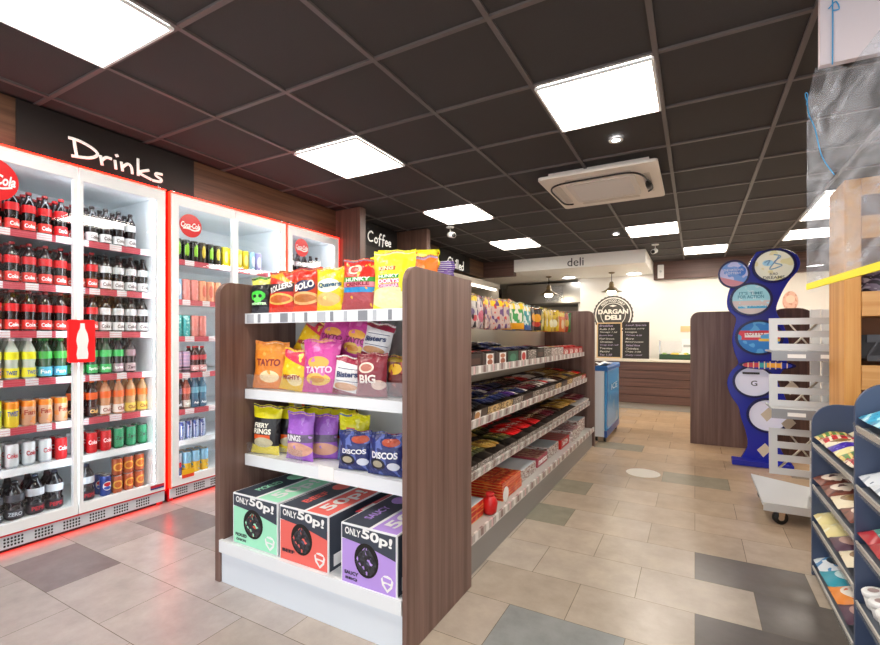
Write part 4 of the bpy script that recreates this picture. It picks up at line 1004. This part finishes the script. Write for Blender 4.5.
# ------------------------------------------------------------------ chilled multideck behind
T = thing('chilled_display', 'open fronted chilled cabinet with bright lamps beyond the Coffee area', 'refrigerator', (-3.0, 4.97, 0), R90)
g = MB().box(0, 2.6, .0, .95, 0, .35); g.box(0, 2.6, .0, .9, 2.02, 2.10); g.box(0, 2.6, .88, .95, .35, 2.02); g.box(0, .04, .02, .88, .35, 2.02); g.box(2.56, 2.6, .02, .88, .35, 2.02)
g.build('cabinet', mat('cabinet_grey', '8c8478', .5), T)
for z in (.75, 1.15, 1.5, 1.78): BOX(.04, 2.56, .25, .88, z, z+.025).build('shelf', mat('cab_shelf', 'd8d4cc', .5), T)
BOX(.05, 2.55, .05, .09, 1.99, 2.015).build('lamp', mat('chill_lamp', 'ffffff', .5, emit=5, ecol='fff4e4'), T)
BOX(.05, 2.55, .255, .29, 1.765, 1.78).build('lamp', mat('chill_lamp', 'ffffff', .5, emit=5, ecol='fff4e4'), T)
T = thing('coffee_cabinet', 'dark coffee counter cabinet between the wooden columns', 'cabinet', (-3.2, 3.82, 0), R90)
BOX(0, 1.02, 0, .7, 0, .88).build('cabinet', WOODV, T); BOX(0, 1.02, -.03, .7, .88, .92).build('worktop', BLACK, T)
BOX(0, 1.02, .05, .7, 1.9, 2.22).build('wall_cupboard', mat('coffee_dark', '2a201c', .4), T)
BOX(0, 1.02, .04, .05, 1.99, 2.0).build('red_trim', RED, T)
T = thing('coffee_machine', 'black coffee machine standing on the coffee counter', 'coffee machine', (-3.45, 4.1, .921), R90)
BOX(0, .4, 0, .4, 0, .7).build('body', BLACK, T, bev=.01); BOX(.08, .32, -.006, 0, .4, .62).build('screen', mat('scr', '3a5a7a', .2), T); BOX(.06, .34, -.1, 0, 0, .03).build('drip_tray', STEEL, T)

# ------------------------------------------------------------------ deli
def deli():
    t = thing('deli_counter', 'wooden slatted deli serving counter with pale worktop at the back of the shop', 'counter', (-3.0, 8.1, 0))
    BOX(0, 4.3, .03, .9, .10, .77).build('body', mat('dark_gap', '2a1c18', .7), t)
    for k in range(5):
        BOX(0, 4.3, .0, .03, .105+k*.134, .105+k*.134+.126).build('front_board', WOODX, t, bev=.003)
    BOX(0, 4.3, .05, .9, 0, .10).build('plinth', mat('plinth_grey', 'a8a49c', .5), t)
    BOX(-.01, 4.31, -.02, .93, .775, .805).build('worktop', mat('worktop', 'd9cfc0', .35), t, bev=.003)
deli()
CH = mat('chalkboard', '24221f', .6)
def chalkboard(lab, x0, x1, frame, lines, seed):
    t = thing('chalkboard', lab, 'chalkboard', (x0, 8.55, .806), 0, -.06)
    w = x1-x0; h = .63
    MB().ring([(0, 0), (w, 0), (w, h), (0, h)], [(.02, .02), (w-.02, .02), (w-.02, h-.02), (.02, h-.02)], -.012, .012).build('frame', frame, t)
    BOX(.02, w-.02, 0, .008, .02, h-.02).build('board', CH, t)
    g = MB(); r = random.Random(seed)
    for k, s in enumerate(lines):
        L = min(w-.08, .02*len(s)+.05)
        MB().flat_text(s, .04+r.uniform(0, .02), h-.075-k*.057, L, .032 if k else .04, -.002, 0, rot=r.uniform(-.03, .03), shear=.2, bold=.0).build('chalk_line', mat('chalk1', 'd8d4cc', .8) if k % 3 else mat('chalk2', 'b9a8c8', .8), t)
chalkboard('chalkboard menu with pale wood frame, left of the pair on the deli counter', -1.54, -1.12, mat('pale_wood', 'd8b88a', .5), ['Breakfast', 'Rolls 3.50', 'Sausage 1.20', 'Bacon bap', 'Hash brown', 'Omelette', 'Soup and roll', 'Toasties', 'Panini', 'Tea 1.50'], 3)
chalkboard('dark framed chalkboard menu, right of the pair on the deli counter', -1.105, -.68, mat('dark_frame', '2a1e18', .5), ['Lunch Specials', 'Chicken curry', 'Lasagne', 'Wraps 4.50', 'Rice', 'Baked potato', 'Salad box', 'Coleslaw', 'Chips 2.00', 'Daily roast'], 9)
def logo():
    t = thing('deli_logo', 'round dark deli emblem on the back wall above the chalkboards', 'sign', (-1.345, 9.118, 1.60))
    d = mat('logo_dark', '4a4540', .6); c = mat('logo_cream', 'efe9dc', .6)
    R = .36
    n = 60
    MB().prism([((R if k % 2 else R*.965)*cos(2*pi*k/n), (R if k % 2 else R*.965)*sin(2*pi*k/n)) for k in range(n)], -.006, 0).build('disc', d, t)
    g = MB().ring(ellipse(0, 0, R*.90, R*.90, 48), ellipse(0, 0, R*.84, R*.84, 48), -.009, -.006)
    g.ring(ellipse(0, 0, R*.62, R*.62, 48), ellipse(0, 0, R*.59, R*.59, 48), -.009, -.006)
    g.build('ring', c, t)
    g = MB().prism([(-R*.80, -.115), (R*.80, -.115), (R*.80, .115), (-R*.80, .115)], -.008, -.006, 1)
    g.flat_text('DARGAN', -R*.74, .01, R*1.48, .09, -.010, 0, bold=.04)
    g.flat_text('DELI', -R*.40, -.10, R*.80, .09, -.010, 0, bold=.06)
    for s, a0, a1 in (('FRESH FOOD DAILY', 2.45, .7),):
        def fn(x, y): a = a0+(a1-a0)*x; rr = R*(.66+.14*y); return (rr*cos(a), -.010, rr*sin(a))
        g.text(s, fn, 0, bold=.02)
    for zz in (.165, -.165):
        g.prism([(-.07, zz), (-.02, zz-.015), (.0, zz-.022), (.02, zz-.015), (.07, zz), (.02, zz+.012), (0, zz+.02), (-.02, zz+.012)], -.010, -.008)
    g.build('lettering', [c, d], t)
logo()
MB().flat_text('deli', -1.83, 2.335, .26, .135, 7.596, 0, bold=.0).build('deli_lettering', BLACK)
tag(bpy.data.objects['deli_lettering'], 'black lettering reading deli on the white box over the counter', 'lettering')
def pendant(x, y, lab):
    t = thing('pendant_lamp', lab, 'pendant lamp', (x, y, 2.309))
    br = mat('bronze', '8a7a60', .35, .8)
    MB().lathe([(.0, 0), (.05, -.002), (.055, -.015), (.02, -.03)], 16).build('ceiling_rose', br, t)
    MB().tube([(0, 0, -.02), (0, 0, -.17)], .005).build('cord', BLACK, t)
    MB().lathe([(.012, -.16), (.03, -.17), (.045, -.21), (.045, -.26), (.07, -.275), (.10, -.305), (.17, -.335), (.172, -.34), (.10, -.312), (.06, -.28)], 24, caps=False).build('lamp_shade', br, t)
    MB().lathe([(.0, -.395), (.05, -.385), (.075, -.355), (.06, -.32), (.03, -.29)], 18).build('bulb', mat('lamp_bulb', 'ffffff', .4, emit=30, ecol='fff0d0'), t)
pendant(-1.27, 8.45, 'bronze pendant lamp in front of the round deli emblem')
pendant(-2.38, 8.45, 'bronze pendant lamp in front of the steel hood')
for x, lab in ((-.95, 'small round recessed light under the deli box, right'), (-2.1, 'small round recessed light under the deli box, left')):
    MB().lathe([(0, -.003), (.10, -.003), (.11, 0)], 20).build('recessed_light', mat('small_lamp', 'ffffff', .4, emit=22), loc=(x, 8.85, 2.309))
    tag(COL.objects[-1] if False else bpy.data.objects[[o.name for o in COL.objects if o.name.startswith('recessed_light')][-1]], lab, 'downlight')
t = thing('extractor_hood', 'large brushed steel extractor hood in the deli kitchen', 'extractor hood', (-3.0, 9.2, 1.84))
MB().prism([(0, 0), (.8, 0), (.8, .40), (0, .40)], 0, .02, plane='yz') 
MB().box(-.5, 1.04, 0, .9, .02, .42).build('canopy', STEEL, t, bev=.004)
BOX(-.52, 1.04, -.02, .9, 0, .02).build('rim', mat('dark_steel', '5a554e', .35, .8), t)
BOX(.35, .70, -.004, 0, .06, .36).build('filter_panel', CHROME, t)
t = thing('kitchen_worktop', 'steel kitchen worktop under the extractor hood', 'worktop', (-3.6, 9.35, 0))
BOX(0, 1.5, 0, .8, .85, .9).build('top', STEEL, t); BOX(.03, 1.47, .05, .8, 0, .85).build('cabinet', STEEL, t)
def tray():
    t = thing('salad_tray', 'dark green deli tray with yellow and green food on the counter', 'tray', (-.52, 8.45, .806))
    gm = mat('tray_green', '24452c', .5); w, d = .58, .3
    g = MB().box(0, w, 0, .012, 0, .085); g.box(0, w, d-.012, d, 0, .085); g.box(0, .012, .012, d-.012, 0, .085); g.box(w-.012, w, .012, d-.012, 0, .085); g.box(0, w, 0, d, 0, .008)
    g.build('tray', gm, t)
    r = random.Random(2)
    for k in range(16):
        x, y = r.uniform(.05, w-.05), r.uniform(.05, d-.05)
        o = MB().lathe([(.0, 0), (.03, .01), (.036, .03), (.02, .052), (0, .056)], 10).build('bread_roll', mat(['rollyel', 'rollgrn', 'rollwht'][k % 3], ['e0c040', '8aa850', 'e8e0cc'][k % 3], .6), loc=(-.52+x, 8.45+y, .815+.045*(k % 2)))
        o.scale = (1.2, .9, 1); tag(o, ['yellow filling', 'green filling', 'pale filling'][k % 3]+' heap in the dark green deli tray', 'food', 'food in the deli tray')
tray()
t = thing('sneeze_guard', 'clear glass screen standing on the deli counter behind the green tray', 'glass screen', (-.55, 8.96, .806))
BOX(0, 1.6, 0, .008, 0, .30).build('glass_pane', CLEAR, t); BOX(0, .02, -.02, .03, 0, .31).build('post', CHROME, t)
t = thing('counter_scales', 'white counter appliance behind the deli tray', 'scales', (-.25, 8.80, .806))
BOX(0, .34, 0, .12, 0, .08).build('body', WHITE, t, bev=.01); BOX(.05, .3, .06, .09, .08, .34).build('display', WHITE, t, bev=.006); BOX(.08, .27, .055, .06, .2, .24).build('screen', SHELFG, t)
tag(BOX(0, .2, 0, .01, 0, .1).build('wall_notice', mat('peach', 'f0c490', .6), loc=(-.22, 9.105, 1.27)), 'small peach notice low on the cream back wall', 'notice')

# blue wheeled bin / cooler
def ice_bin():
    t = thing('ice_cream_chest', 'blue and white wheeled cabinet standing at the far end of the sweets shelving', 'freezer', (-.99, 5.36, 0))
    w, d = .135, .93
    BOX(0, .105, 0, d, .06, .80).build('side_panel', mat('binwhite', 'e4eaf0', .4), t, bev=.004)
    BOX(.107, w, 0, d, .131, .80).build('front_panel', design('binblue', '4aa0dc', [('n', 2, .58, '68b0dc'), ('r', 0, 0, .06, 1, '2a78c4')], .25), t, bev=.01)
    MB().prism(rrect(-.004, .80, w+.01, .855, .02, 'tltr'), -.01, d+.01).build('lid', mat('binlid', '2a6cb4', .3), t)
    BOX(.106, w+.002, -.004, d, .06, .13).build('base', mat('binbase', '1c4a98', .3), t)
    MB().text('ICE', lambda a, b: (w+.003, .3+a*.45, .56+b*.07), 0).build('lettering', mat('binlet', 'b8e0f4', .4), t)
    MB().grid(lambda u, v: Vector((.0+u*.13, .05+v*.4, .858+.018*sin(7*u+2)*sin(5*v+1)+.018)), 8, 8).build('cloth', WHITE, t)
    for x in (.0, w-.045):
        for y in (.06, d-.08): MB().lathe([(.028, -.012), (.03, -.008), (.03, .008), (.028, .012)], 12, axis='x').build('wheel', BLACK, t, loc=(x+.015, y, .03))
ice_bin()
# far-right wooden end boards
t = thing('shelf_end_panel', 'wide grey brown rounded end board standing beside the blue stand', 'panel', (-.045, 5.8, 0))
MB().prism(rrect(0, .001, .95, 1.455, .09, 'tl'), 0, .045).build('board', WOODG, t, bev=.002)
BOX(.03, .9, .045, 1.0, .0, 1.3).build('shelving', mat('gondola_back', 'cdc6ba', .5), t)
t = thing('shelf_end_panel', 'reddish brown rounded end board seen behind the silver trolley', 'panel', (.62, 5.55, 0))
MB().prism(rrect(0, .001, .40, 1.46, .15, 'tltr'), 0, .04).build('board', WOODV, t, bev=.002)

# ------------------------------------------------------------------ blue promotional stand
def blue_stand():
    y = 5.15
    t = thing('lottery_stand', 'tall blue wavy promotional stand with round signs', 'display stand', (0, y, 0))
    bl = mat('stand_blue', '20289c', .25, emit=.05, ecol='2030c0')
    L = [(.36, .001), (.43, .15), (.42, .28), (.38, .42), (.36, .52), (.30, .62), (.27, .74), (.30, .85), (.36, .93), (.33, 1.03), (.31, 1.16), (.33, 1.28), (.34, 1.36), (.28, 1.44), (.27, 1.55), (.31, 1.68), (.40, 1.76), (.45, 1.88), (.50, 1.97)]
    Rr = [(.68, 1.99), (.80, 1.92), (.82, 1.80), (.74, 1.68), (.68, 1.55), (.65, 1.42), (.70, 1.30), (.74, 1.14), (.74, 1.0), (.70, .88), (.66, .78), (.72, .62), (.74, .46), (.68, .34), (.66, .22), (.76, .001)]
    MB().prism(smooth_line(L, 4)+smooth_line(Rr, 4), 0, .05).build('back_board', bl, t, bev=.004)
    MB().prism(rrect(.30, .002, .76, .05, .01), -.14, 0).build('base', bl, t, bev=.004)
    def sign(cx, cz, rx, rz, m, name='round_sign', txt=(), yo=0, extra=None):
        g = MB().ring(ellipse(cx, cz, rx, rz, 36), ellipse(cx, cz, rx*.88, rz*.88, 36), -.04+yo, .0+yo)
        r = g.build('sign_rim', mat('rim_navy', '1a1a58', .25), t)
        g = MB().prism(ellipse(cx, cz, rx*.88, rz*.88, 36), -.02+yo, 0+yo); cols = []
        mm = [m]
        for (s, x0, z0, w, h, c) in txt:
            mm.append(mat('ink_'+c, c, .5)); g.flat_text(s, cx+x0, cz+z0, w, h, -.022+yo, len(mm)-1, bold=.02)
        if extra:
            mm.append(mat('ink_8ab4d8', '8ab4d8', .5))
            for p in extra: g.tube([(cx+a, -.023+yo, cz+b) for a, b in smooth_line(p, 5)], .005, 5, len(mm)-1, flat=(0, 1, 0))
        g.build('sign_face', mm, r)
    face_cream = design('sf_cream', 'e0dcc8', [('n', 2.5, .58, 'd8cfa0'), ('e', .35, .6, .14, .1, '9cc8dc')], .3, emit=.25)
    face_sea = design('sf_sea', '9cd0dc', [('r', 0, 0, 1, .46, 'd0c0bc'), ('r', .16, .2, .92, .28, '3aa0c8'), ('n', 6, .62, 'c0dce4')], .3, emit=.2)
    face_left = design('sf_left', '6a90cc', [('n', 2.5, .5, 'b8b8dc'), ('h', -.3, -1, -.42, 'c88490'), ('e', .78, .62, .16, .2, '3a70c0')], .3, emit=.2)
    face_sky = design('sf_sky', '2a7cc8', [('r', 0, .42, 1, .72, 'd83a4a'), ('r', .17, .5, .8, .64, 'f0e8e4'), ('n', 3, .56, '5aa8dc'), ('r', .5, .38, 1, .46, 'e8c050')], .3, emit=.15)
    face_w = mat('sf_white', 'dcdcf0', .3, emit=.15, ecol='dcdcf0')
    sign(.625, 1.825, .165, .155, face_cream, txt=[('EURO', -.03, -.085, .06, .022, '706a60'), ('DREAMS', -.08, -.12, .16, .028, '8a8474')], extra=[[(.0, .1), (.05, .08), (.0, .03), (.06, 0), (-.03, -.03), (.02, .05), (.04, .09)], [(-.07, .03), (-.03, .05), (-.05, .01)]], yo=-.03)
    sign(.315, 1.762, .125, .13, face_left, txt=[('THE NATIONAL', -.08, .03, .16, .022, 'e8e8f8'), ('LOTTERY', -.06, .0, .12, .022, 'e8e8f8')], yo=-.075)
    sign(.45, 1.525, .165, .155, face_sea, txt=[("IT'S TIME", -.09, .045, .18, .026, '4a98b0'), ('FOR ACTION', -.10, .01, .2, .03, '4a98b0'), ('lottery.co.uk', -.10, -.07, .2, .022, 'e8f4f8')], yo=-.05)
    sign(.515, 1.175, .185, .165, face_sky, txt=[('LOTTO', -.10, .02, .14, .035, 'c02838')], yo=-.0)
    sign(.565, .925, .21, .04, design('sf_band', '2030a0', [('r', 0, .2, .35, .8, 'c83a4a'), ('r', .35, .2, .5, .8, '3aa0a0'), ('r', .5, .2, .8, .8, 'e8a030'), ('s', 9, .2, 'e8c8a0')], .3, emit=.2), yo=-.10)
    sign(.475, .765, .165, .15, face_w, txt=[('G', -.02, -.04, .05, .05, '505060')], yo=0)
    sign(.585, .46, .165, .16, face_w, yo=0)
    g = MB().box(.39, .52, -.045, -.02, .835, .852); g.build('leaflet_slot', DARK, t)
blue_stand()
tag(MB().prism(ellipse(0, 0, .10, .16, 24), 0, .01).build('wall_poster', design('poster', 'e8b8a0', [('n', 4, .55, 'd89a84'), ('e', .5, .6, .3, .2, 'f0d0b8')]), loc=(1.33, 9.1, 1.75)), 'pink rounded poster on the cream wall behind the blue stand', 'poster')

# ------------------------------------------------------------------ silver trolley rack
def trolley():
    t = thing('display_trolley', 'silver metal trolley rack with three slotted baskets on castors', 'trolley', (.42, 3.62, 0))
    W = .40
    def slotted(name, z0, z1, rows, lean):
        n = rows
        bars = MB(); hh = (z1-z0); bz = hh/(n*2+1)
        # side frames and horizontal bars of one pressed sheet
        def T(p): return Vector((p.x, p.y+(z1-p.z)*0+(p.z-z0)*lean, p.z))
        bars.box(0, .045, 0, .004, z0, z1, T=T); bars.box(W-.055, W, 0, .004, z0, z1, T=T)
        for k in range(n+1):
            zb_ = z0+k*2*bz; bars.box(.045, W-.055, 0, .004, zb_, zb_+bz, T=T)
        s = bars.build(name, SILV, t)
    for z, rows, hgt in ((1.095, 2, .205), (.735, 2, .205), (.30, 3, .29)):
        slotted('slotted_panel', z, z+hgt, rows, .10)
        if z > .5:
            g = MB().box(-.0, W+.03, -.10, .20, z-.012, z-.002)
            sh = g.build('ledge', SILV, t)
            lip = MB().box(0, W+.03, -.104, -.10, z-.062, z-.002)
            for x in (.08, .24): lip.box(x, x+.09, -.106, -.104, z-.045, z-.022, 1)
            lip.build('front_lip', [mat('silver_shade', '9a9ca0', .4, .4), WHITE], sh)
        # folded side plate
        MB().prism([(0.02, z), (.26, z), (.20, z+hgt*.75), (.03, z+hgt)], W, W+.003, plane='yz').build('side_plate', SILV, t)
    MB().box(.24, .29, .17, .20, .12, 1.36).box(.30, .38, .175, .20, .12, 1.36).build('upright', WHITE, t, bev=.003)
    for z in (.45, .80, 1.18):
        MB().tube([(.06, .16, z-.16), (.3, .17, z+.12)], .007).tube([(.3, .16, z-.16), (.12, .17, z+.10)], .006).tube([(W, .02, z+.1), (W+.09, .16, z-.03)], .007).build('wire_brace', mat('brace', 'c8bfae', .4, .5), t)
    for k in range(4):
        a, b = ((-.0, .06, .66), (.12, .12, .60), (-.02, .06, .42), (.13, .1, .84))[k][:2], ((-.0, .06, .66), (.12, .12, .60), (-.02, .06, .42), (.13, .1, .84))[k][2]
        MB().prism([(-.035, 0), (0, -.045), (.045, .01), (.01, .05)], 0, .002).build('label_tag', mat('tagc', 'c8b8a4', .5), t, loc=(a[0], a[1]+.05, b))
    dk = MB().prism([(-.045, -.085), (.40, -.09), (.40, .34), (-.045, .60)], .115, .135, plane='xy'); dk.box(-.04, .40, -.095, -.085, .085, .135)
    dk.build('deck', SILV, t)
    for x, y in ((.03, -.05), (.34, -.05), (.0, .42), (.34, .25)):
        g = MB().lathe([(.018, -.012), (.042, -.011), (.042, .011), (.018, .012)], 20, axis='y'); w = g.build('castor', BLACK, t, loc=(x+.02, y, .042), rz=.35)
        MB().lathe([(.018, -.016), (.018, .016)], 12, axis='y').build('hub', CHROME, w)
        MB().prism([(-.014, 0), (.014, 0), (.03, .07), (-.02, .07)], -.019, -.015).prism([(-.014, 0), (.014, 0), (.03, .07), (-.02, .07)], .015, .019).box(-.02, .03, -.019, .019, .066, .072).build('fork', CHROME, w)
trolley()

# ------------------------------------------------------------------ navy magazine style racks
NAVY = mat('navy_board', '414e6a', .4)
def navy_stand(lab, y0, y1, zt, shelves, both):
    t = thing('slanted_rack', lab, 'display rack', (0, 0, 0))
    X0, X1 = .507, 1.05
    def pan(y, z, r, name='side_panel'):
        MB().prism(rrect(X0, .001, X1, z, r, 'tl', 8), y, y+.018).build(name, NAVY, t, bev=.002)
    pan(y1, zt, .10)
    if both: pan(y0, zt, .10)
    BOX(X1-.03, X1, y0+.02, y1, .0, zt-.1).build('back_panel', NAVY, t)
    for z in shelves:
        tl = .22
        s = MB().box(0, y1-y0-.022, 0, .40, -.012, 0).build('shelf', mat('rack_shelf', '59606c', .45), t, loc=(X0+.012, y1-.001, z+.004), rz=-R90, rx=tl)
        MB().box(0, y1-y0-.022, -.010, -.004, -.010, .012).build('shelf_lip', mat('lip_grey', 'd6d2ca', .35, .2), s)
        MB().box(0, y1-y0-.022, -.016, -.012, -.016, .026).build('clear_rail', CLEAR, s)
    return t
S1 = [.645, .437, .254, .035]
navy_stand('low navy slanted rack of snack packs in front of the silver trolley', 2.20, 2.88, .85, S1, False)
navy_stand('taller navy slanted rack cut by the right edge of the photo', 1.25, 2.18, 1.015, [.845, .632, .43, .215, .03], False)
# packs on the racks: rows run along Y, front edge at X=.52; shelf slopes up towards +X
pk = {'choc': ('brown and cream', design('pk_choc', '7a4030', [('e', .5, .5, .38, .36, 'e8d8c8'), ('n', 4, .56, '5a2a20')])), 'cream': ('cream', design('pk_cream', 'e8dcc0', [('e', .5, .45, .3, .3, '8a6a40'), ('n', 5, .62, 'c0a870')])),
      'straw': ('yellow and red', design('pk_straw', 'e6d89a', [('n', 3, .56, 'f0eccc'), ('e', .7, .7, .2, .2, 'c02838')])), 'plum': ('plum', design('pk_plum', '4a2440', [('e', .5, .45, .36, .3, 'b08a80'), ('r', .17, .75, .9, .88, 'e8dce0')])),
      'teal': ('teal', design('pk_teal', '1c98b0', [('e', .5, .5, .3, .24, 'd0ecf0')])), 'orange': ('orange', design('pk_orange', 'e88a2c', [('e', .5, .5, .36, .32, 'f0e8dc'), ('n', 5, .62, 'c85a20')])),
      'blue': ('white and blue', design('pk_blue', 'dfe6ec', [('n', 3, .52, '4a8ac0'), ('e', .5, .5, .3, .24, '2a3a48')])), 'red': ('red', design('pk_red', 'b8242c', [('b', 4, .35, 'e8d8c0'), ('n', 5, .58, '702030')])),
      'green': ('green and gold', design('pk_green', '5a8a48', [('b', 5, .4, 'e0c878'), ('n', 6, .6, 'a03a30')])), 'violet': ('violet', design('pk_violet', '3a20a0', [('n', 5, .58, '6a5ac8')])), 'sea': ('turquoise', design('pk_sea', '3aa0c8', [('n', 3, .5, 'a8dce8'), ('n', 5, .6, '1c6aa0')])),
      'ice': ('silver white', design('pk_ice', 'dce2ea', [('n', 3, .55, 'a8b4c4'), ('n', 6, .66, '6a7a90')])), 'mix': ('teal and red', design('pk_mix', '5a9a90', [('n', 3, .52, 'e0dcd4'), ('r', 0, 0, 1, .3, 'b02430')]))}
PP = {}
def snack(kind, X_, y, z, w, d, lab, rz=0):
    """flat pack: w along world y, d along x, lying on the slope"""
    key = kind
    if key not in PP:
        f = bagshape(1, 1, .06, 4); g = MB()
        g.grid(lambda u, v: (lambda p: Vector((p.x, p.z, .06-p.y)))(f(u, v, 1)), 8, 8); g.grid(lambda u, v: (lambda p: Vector((p.x, p.z, .06-p.y)))(f(1-u, v, -1)), 8, 8)
        o = g.build('snack_pack', pk[kind][1]); PP[key] = o
    else: o = PP[key].copy(); COL.objects.link(o)
    o.location = (X_, y, z); o.rotation_euler = (.22, 0, -R90+rz); o.scale = (w*1.1, d*1.1, .42)
    tag(o, pk[kind][0]+' snack pack '+lab, 'snack pack', pk[kind][0]+' snack pack '+lab)
def fill(z, y_hi, y_lo, kinds, lab, w=.115, d=.15, rows=2):
    k = 0
    y = y_hi-.06
    while y > y_lo+.04:
        for r_ in range(rows):
            X_ = .53+r_*(d+.004)
            snack(kinds[(k+r_*2) % len(kinds)], X_-.012, y, z+.016+(X_-.519)*math.tan(.22), w-.006, d, lab, random.uniform(-.06, .06))
        k += 1; y -= w
fill(S1[0], 2.88, 2.2, ['green', 'red', 'cream', 'violet', 'straw'], 'on the top shelf of the low navy rack', .085, .12)
fill(S1[1], 2.88, 2.2, ['choc', 'choc', 'cream'], 'on the second shelf of the low navy rack', .16, .16)
fill(S1[2], 2.88, 2.2, ['straw', 'straw', 'plum', 'cream', 'cream'], 'on the third shelf of the low navy rack', .15, .16)
fill(S1[3], 2.88, 2.2, ['blue', 'teal', 'orange', 'plum'], 'on the bottom shelf of the low navy rack', .15, .16)
fill(.845, 2.18, 1.5, ['sea'], 'on the top shelf of the taller navy rack', .13, .15)
fill(.632, 2.18, 1.5, ['ice'], 'on the second shelf of the taller navy rack', .13, .15)
fill(.43, 2.18, 1.5, ['mix'], 'on the third shelf of the taller navy rack', .11, .12)
tp = None
for i in range(6):
    for j in range(3):
        X_ = .555+j*.072; y = 2.12-i*.072; z = .225+(X_-.519)*math.tan(.22)+.006
        lab = 'white round tub with printed lid on the taller navy rack'
        if tp is None:
            tp = thing('round_tub', lab, 'tub', (X_, y, z), -R90, .22, group=lab)
            MB().lathe([(.028, .002), (.031, .008), (.032, .05)], 20).build('pot', mat('pot_white', 'e0e0e0', .4), tp)
            MB().lathe([(.033, .046), (.0335, .05), (.0335, .06), (.030, .063), (.0, .063)], 22).build('lid', mat('lidw', 'f2f2f2', .35), tp)
            MB().lathe([(.016, .0635), (.0, .0640)], 14, caps=False).build('lid_print', mat('lidp', 'b09a98', .5), tp)
        else: dup(tp, (X_, y, z), (.22, 0, -R90), lab)

# ------------------------------------------------------------------ pine shelving, sign board, screen
t = thing('pine_shelving', 'pale pine wooden shelving unit with thick post behind the navy racks', 'shelving unit', (.70, 3.2, 0))
BOX(0, .07, 0, .32, 0, 2.02).build('post', PINE, t, bev=.004)
BOX(1.3, 1.37, 0, .32, 0, 2.02).build('post', PINE, t, bev=.004)
for z0, z1 in ((.90, 1.03), (1.29, 1.42), (1.70, 1.82), (1.93, 2.02), (.4, .52)):
    BOX(.071, 1.299, .0, .02, z0, z1).build('front_board', PINEX, t, bev=.002)
    if z0 != 1.93: BOX(.071, 1.299, .02, .32, z0, z0+.02).build('shelf', PINEX, t)
BOX(.071, 1.299, .31, .32, .1, 2.0).build('back_panel', mat('pine_back', '8a5a38', .6), t)
t = thing('black_crate', 'grey black plastic crate on the pine shelving', 'crate', (.80, 3.23, 1.052))
g = MB().box(0, .4, 0, .01, .0, .03); g.box(0, .4, 0, .01, .10, .14)
for k in range(7): g.box(k*.065, k*.065+.01, 0, .01, .03, .10, T=lambda p: Vector((p.x+(p.z-.03)*.5, p.y, p.z)))
g.box(0, .4, .01, .25, 0, .008); g.box(0, .4, .24, .25, .008, .14); g.build('body', mat('crate_grey', '4a4a50', .5), t)
t = thing('net_of_garlic', 'dark mesh bag of produce on the upper pine shelf', 'produce bag', (1.0, 3.36, 1.325))
MB().grid(lambda u, v: Vector((.22*(sin(pi*v)**.5)*cos(2*pi*u), .10*(sin(pi*v)**.5)*sin(2*pi*u), .11+.115*-cos(pi*v)+.012*sin(9*u*2*pi)*sin(5*pi*v))), 24, 12).build('bag', design('nets', '3a3440', [('n', 12, .55, '8a7a90'), ('n', 20, .6, 'c8c0cc')]), t)
# hanging white board with blue string
t = thing('hanging_board', 'pale pink white board hanging from the ceiling at the upper right', 'sign board', (.411, 2.20, 2.20))
BOX(0, 1.6, 0, .03, 0, HS-2.202).build('board', mat('pinkwhite', 'd8ccd0', .5), t)
def screen():
    a = Vector((.458, 2.711, 0)); b = Vector((.532, 2.017, 0)); d = (b-a)
    c = a+d*2.0
    ang = math.atan2(d.y, d.x); L = d.length*1.9
    t = thing('clear_hanging_screen', 'smeared clear plastic counter screen hung on blue string, yellow tape along its bottom', 'screen', (a.x, a.y, 1.40), ang)
    m = glass('smeared_perspex', (.93, .95, .97), .05, haze=.07, hazecol='dfe4ee', smear=.75)
    MB().prism([(0, 0), (L, 0), (L, .79), (.46, .79), (.34, .87), (.11, .98), (0, .88)], 0, .004).build('sheet', m, t)
    BOX(0, L, -.002, .006, 0, .028).build('yellow_tape', mat('tape', 'f4dc10', .4, emit=.1, ecol='f4dc10'), t)
    s = mat('string_blue', '3a9ad0', .6)
    kx = .02
    g = MB().tube(smooth_line([(.02, -.004, .87), (.05, -.006, .80), (.14, -.010, .70), (.22, -.010, .55), (.34, -.006, .43)], 6), .0022)
    g.tube(smooth_line([(.02, -.004, .87), (.0, -.006, .92), (.035, -.006, .90), (.015, -.005, .86)], 6), .0022)
    g.build('string', s, t)
screen()
tag(MB().tube(smooth_line([(.445, 2.196, 2.51), (.447, 2.193, 2.36), (.446, 2.193, 2.19)], 6), .0022).tube(smooth_line([(.435, 2.192, 2.40), (.455, 2.192, 2.42), (.465, 2.192, 2.39), (.445, 2.192, 2.39)], 5), .0022).build('blue_string', mat('string_blue', '3a9ad0', .6)), 'knotted blue string down the pale hanging board', 'string')
tag(MB().lathe([(0, 0), (.137, 0), (.137, .0008), (0, .0008)], 40, caps=False, sm=False).build('floor_sticker', mat('floordisc', 'ece6da', .5), loc=(-.393, 4.329, .0005)), 'round white sticker on the aisle floor', 'floor sticker')

# ------------------------------------------------------------------ camera, world
cam = bpy.data.cameras.new('camera'); co = bpy.data.objects.new('camera', cam); COL.objects.link(co)
cam.sensor_width = 36; cam.sensor_fit = 'HORIZONTAL'; cam.lens = 458.4/880*36; cam.shift_y = 14.4/880
cam.clip_start = .05
co.location = (0, 0, 1.18); co.rotation_euler = (R90, 0, .5074)
SC.camera = co
w = bpy.data.worlds.new('world'); SC.world = w; w.use_nodes = True
w.node_tree.nodes['Background'].inputs[0].default_value = (.93, .96, 1, 1); w.node_tree.nodes['Background'].inputs[1].default_value = 1.5
SC.view_settings.view_transform = 'Standard'
SC.view_settings.exposure = 0.55
SC.cycles.max_bounces = 8; SC.cycles.diffuse_bounces = 4; SC.cycles.transparent_max_bounces = 16
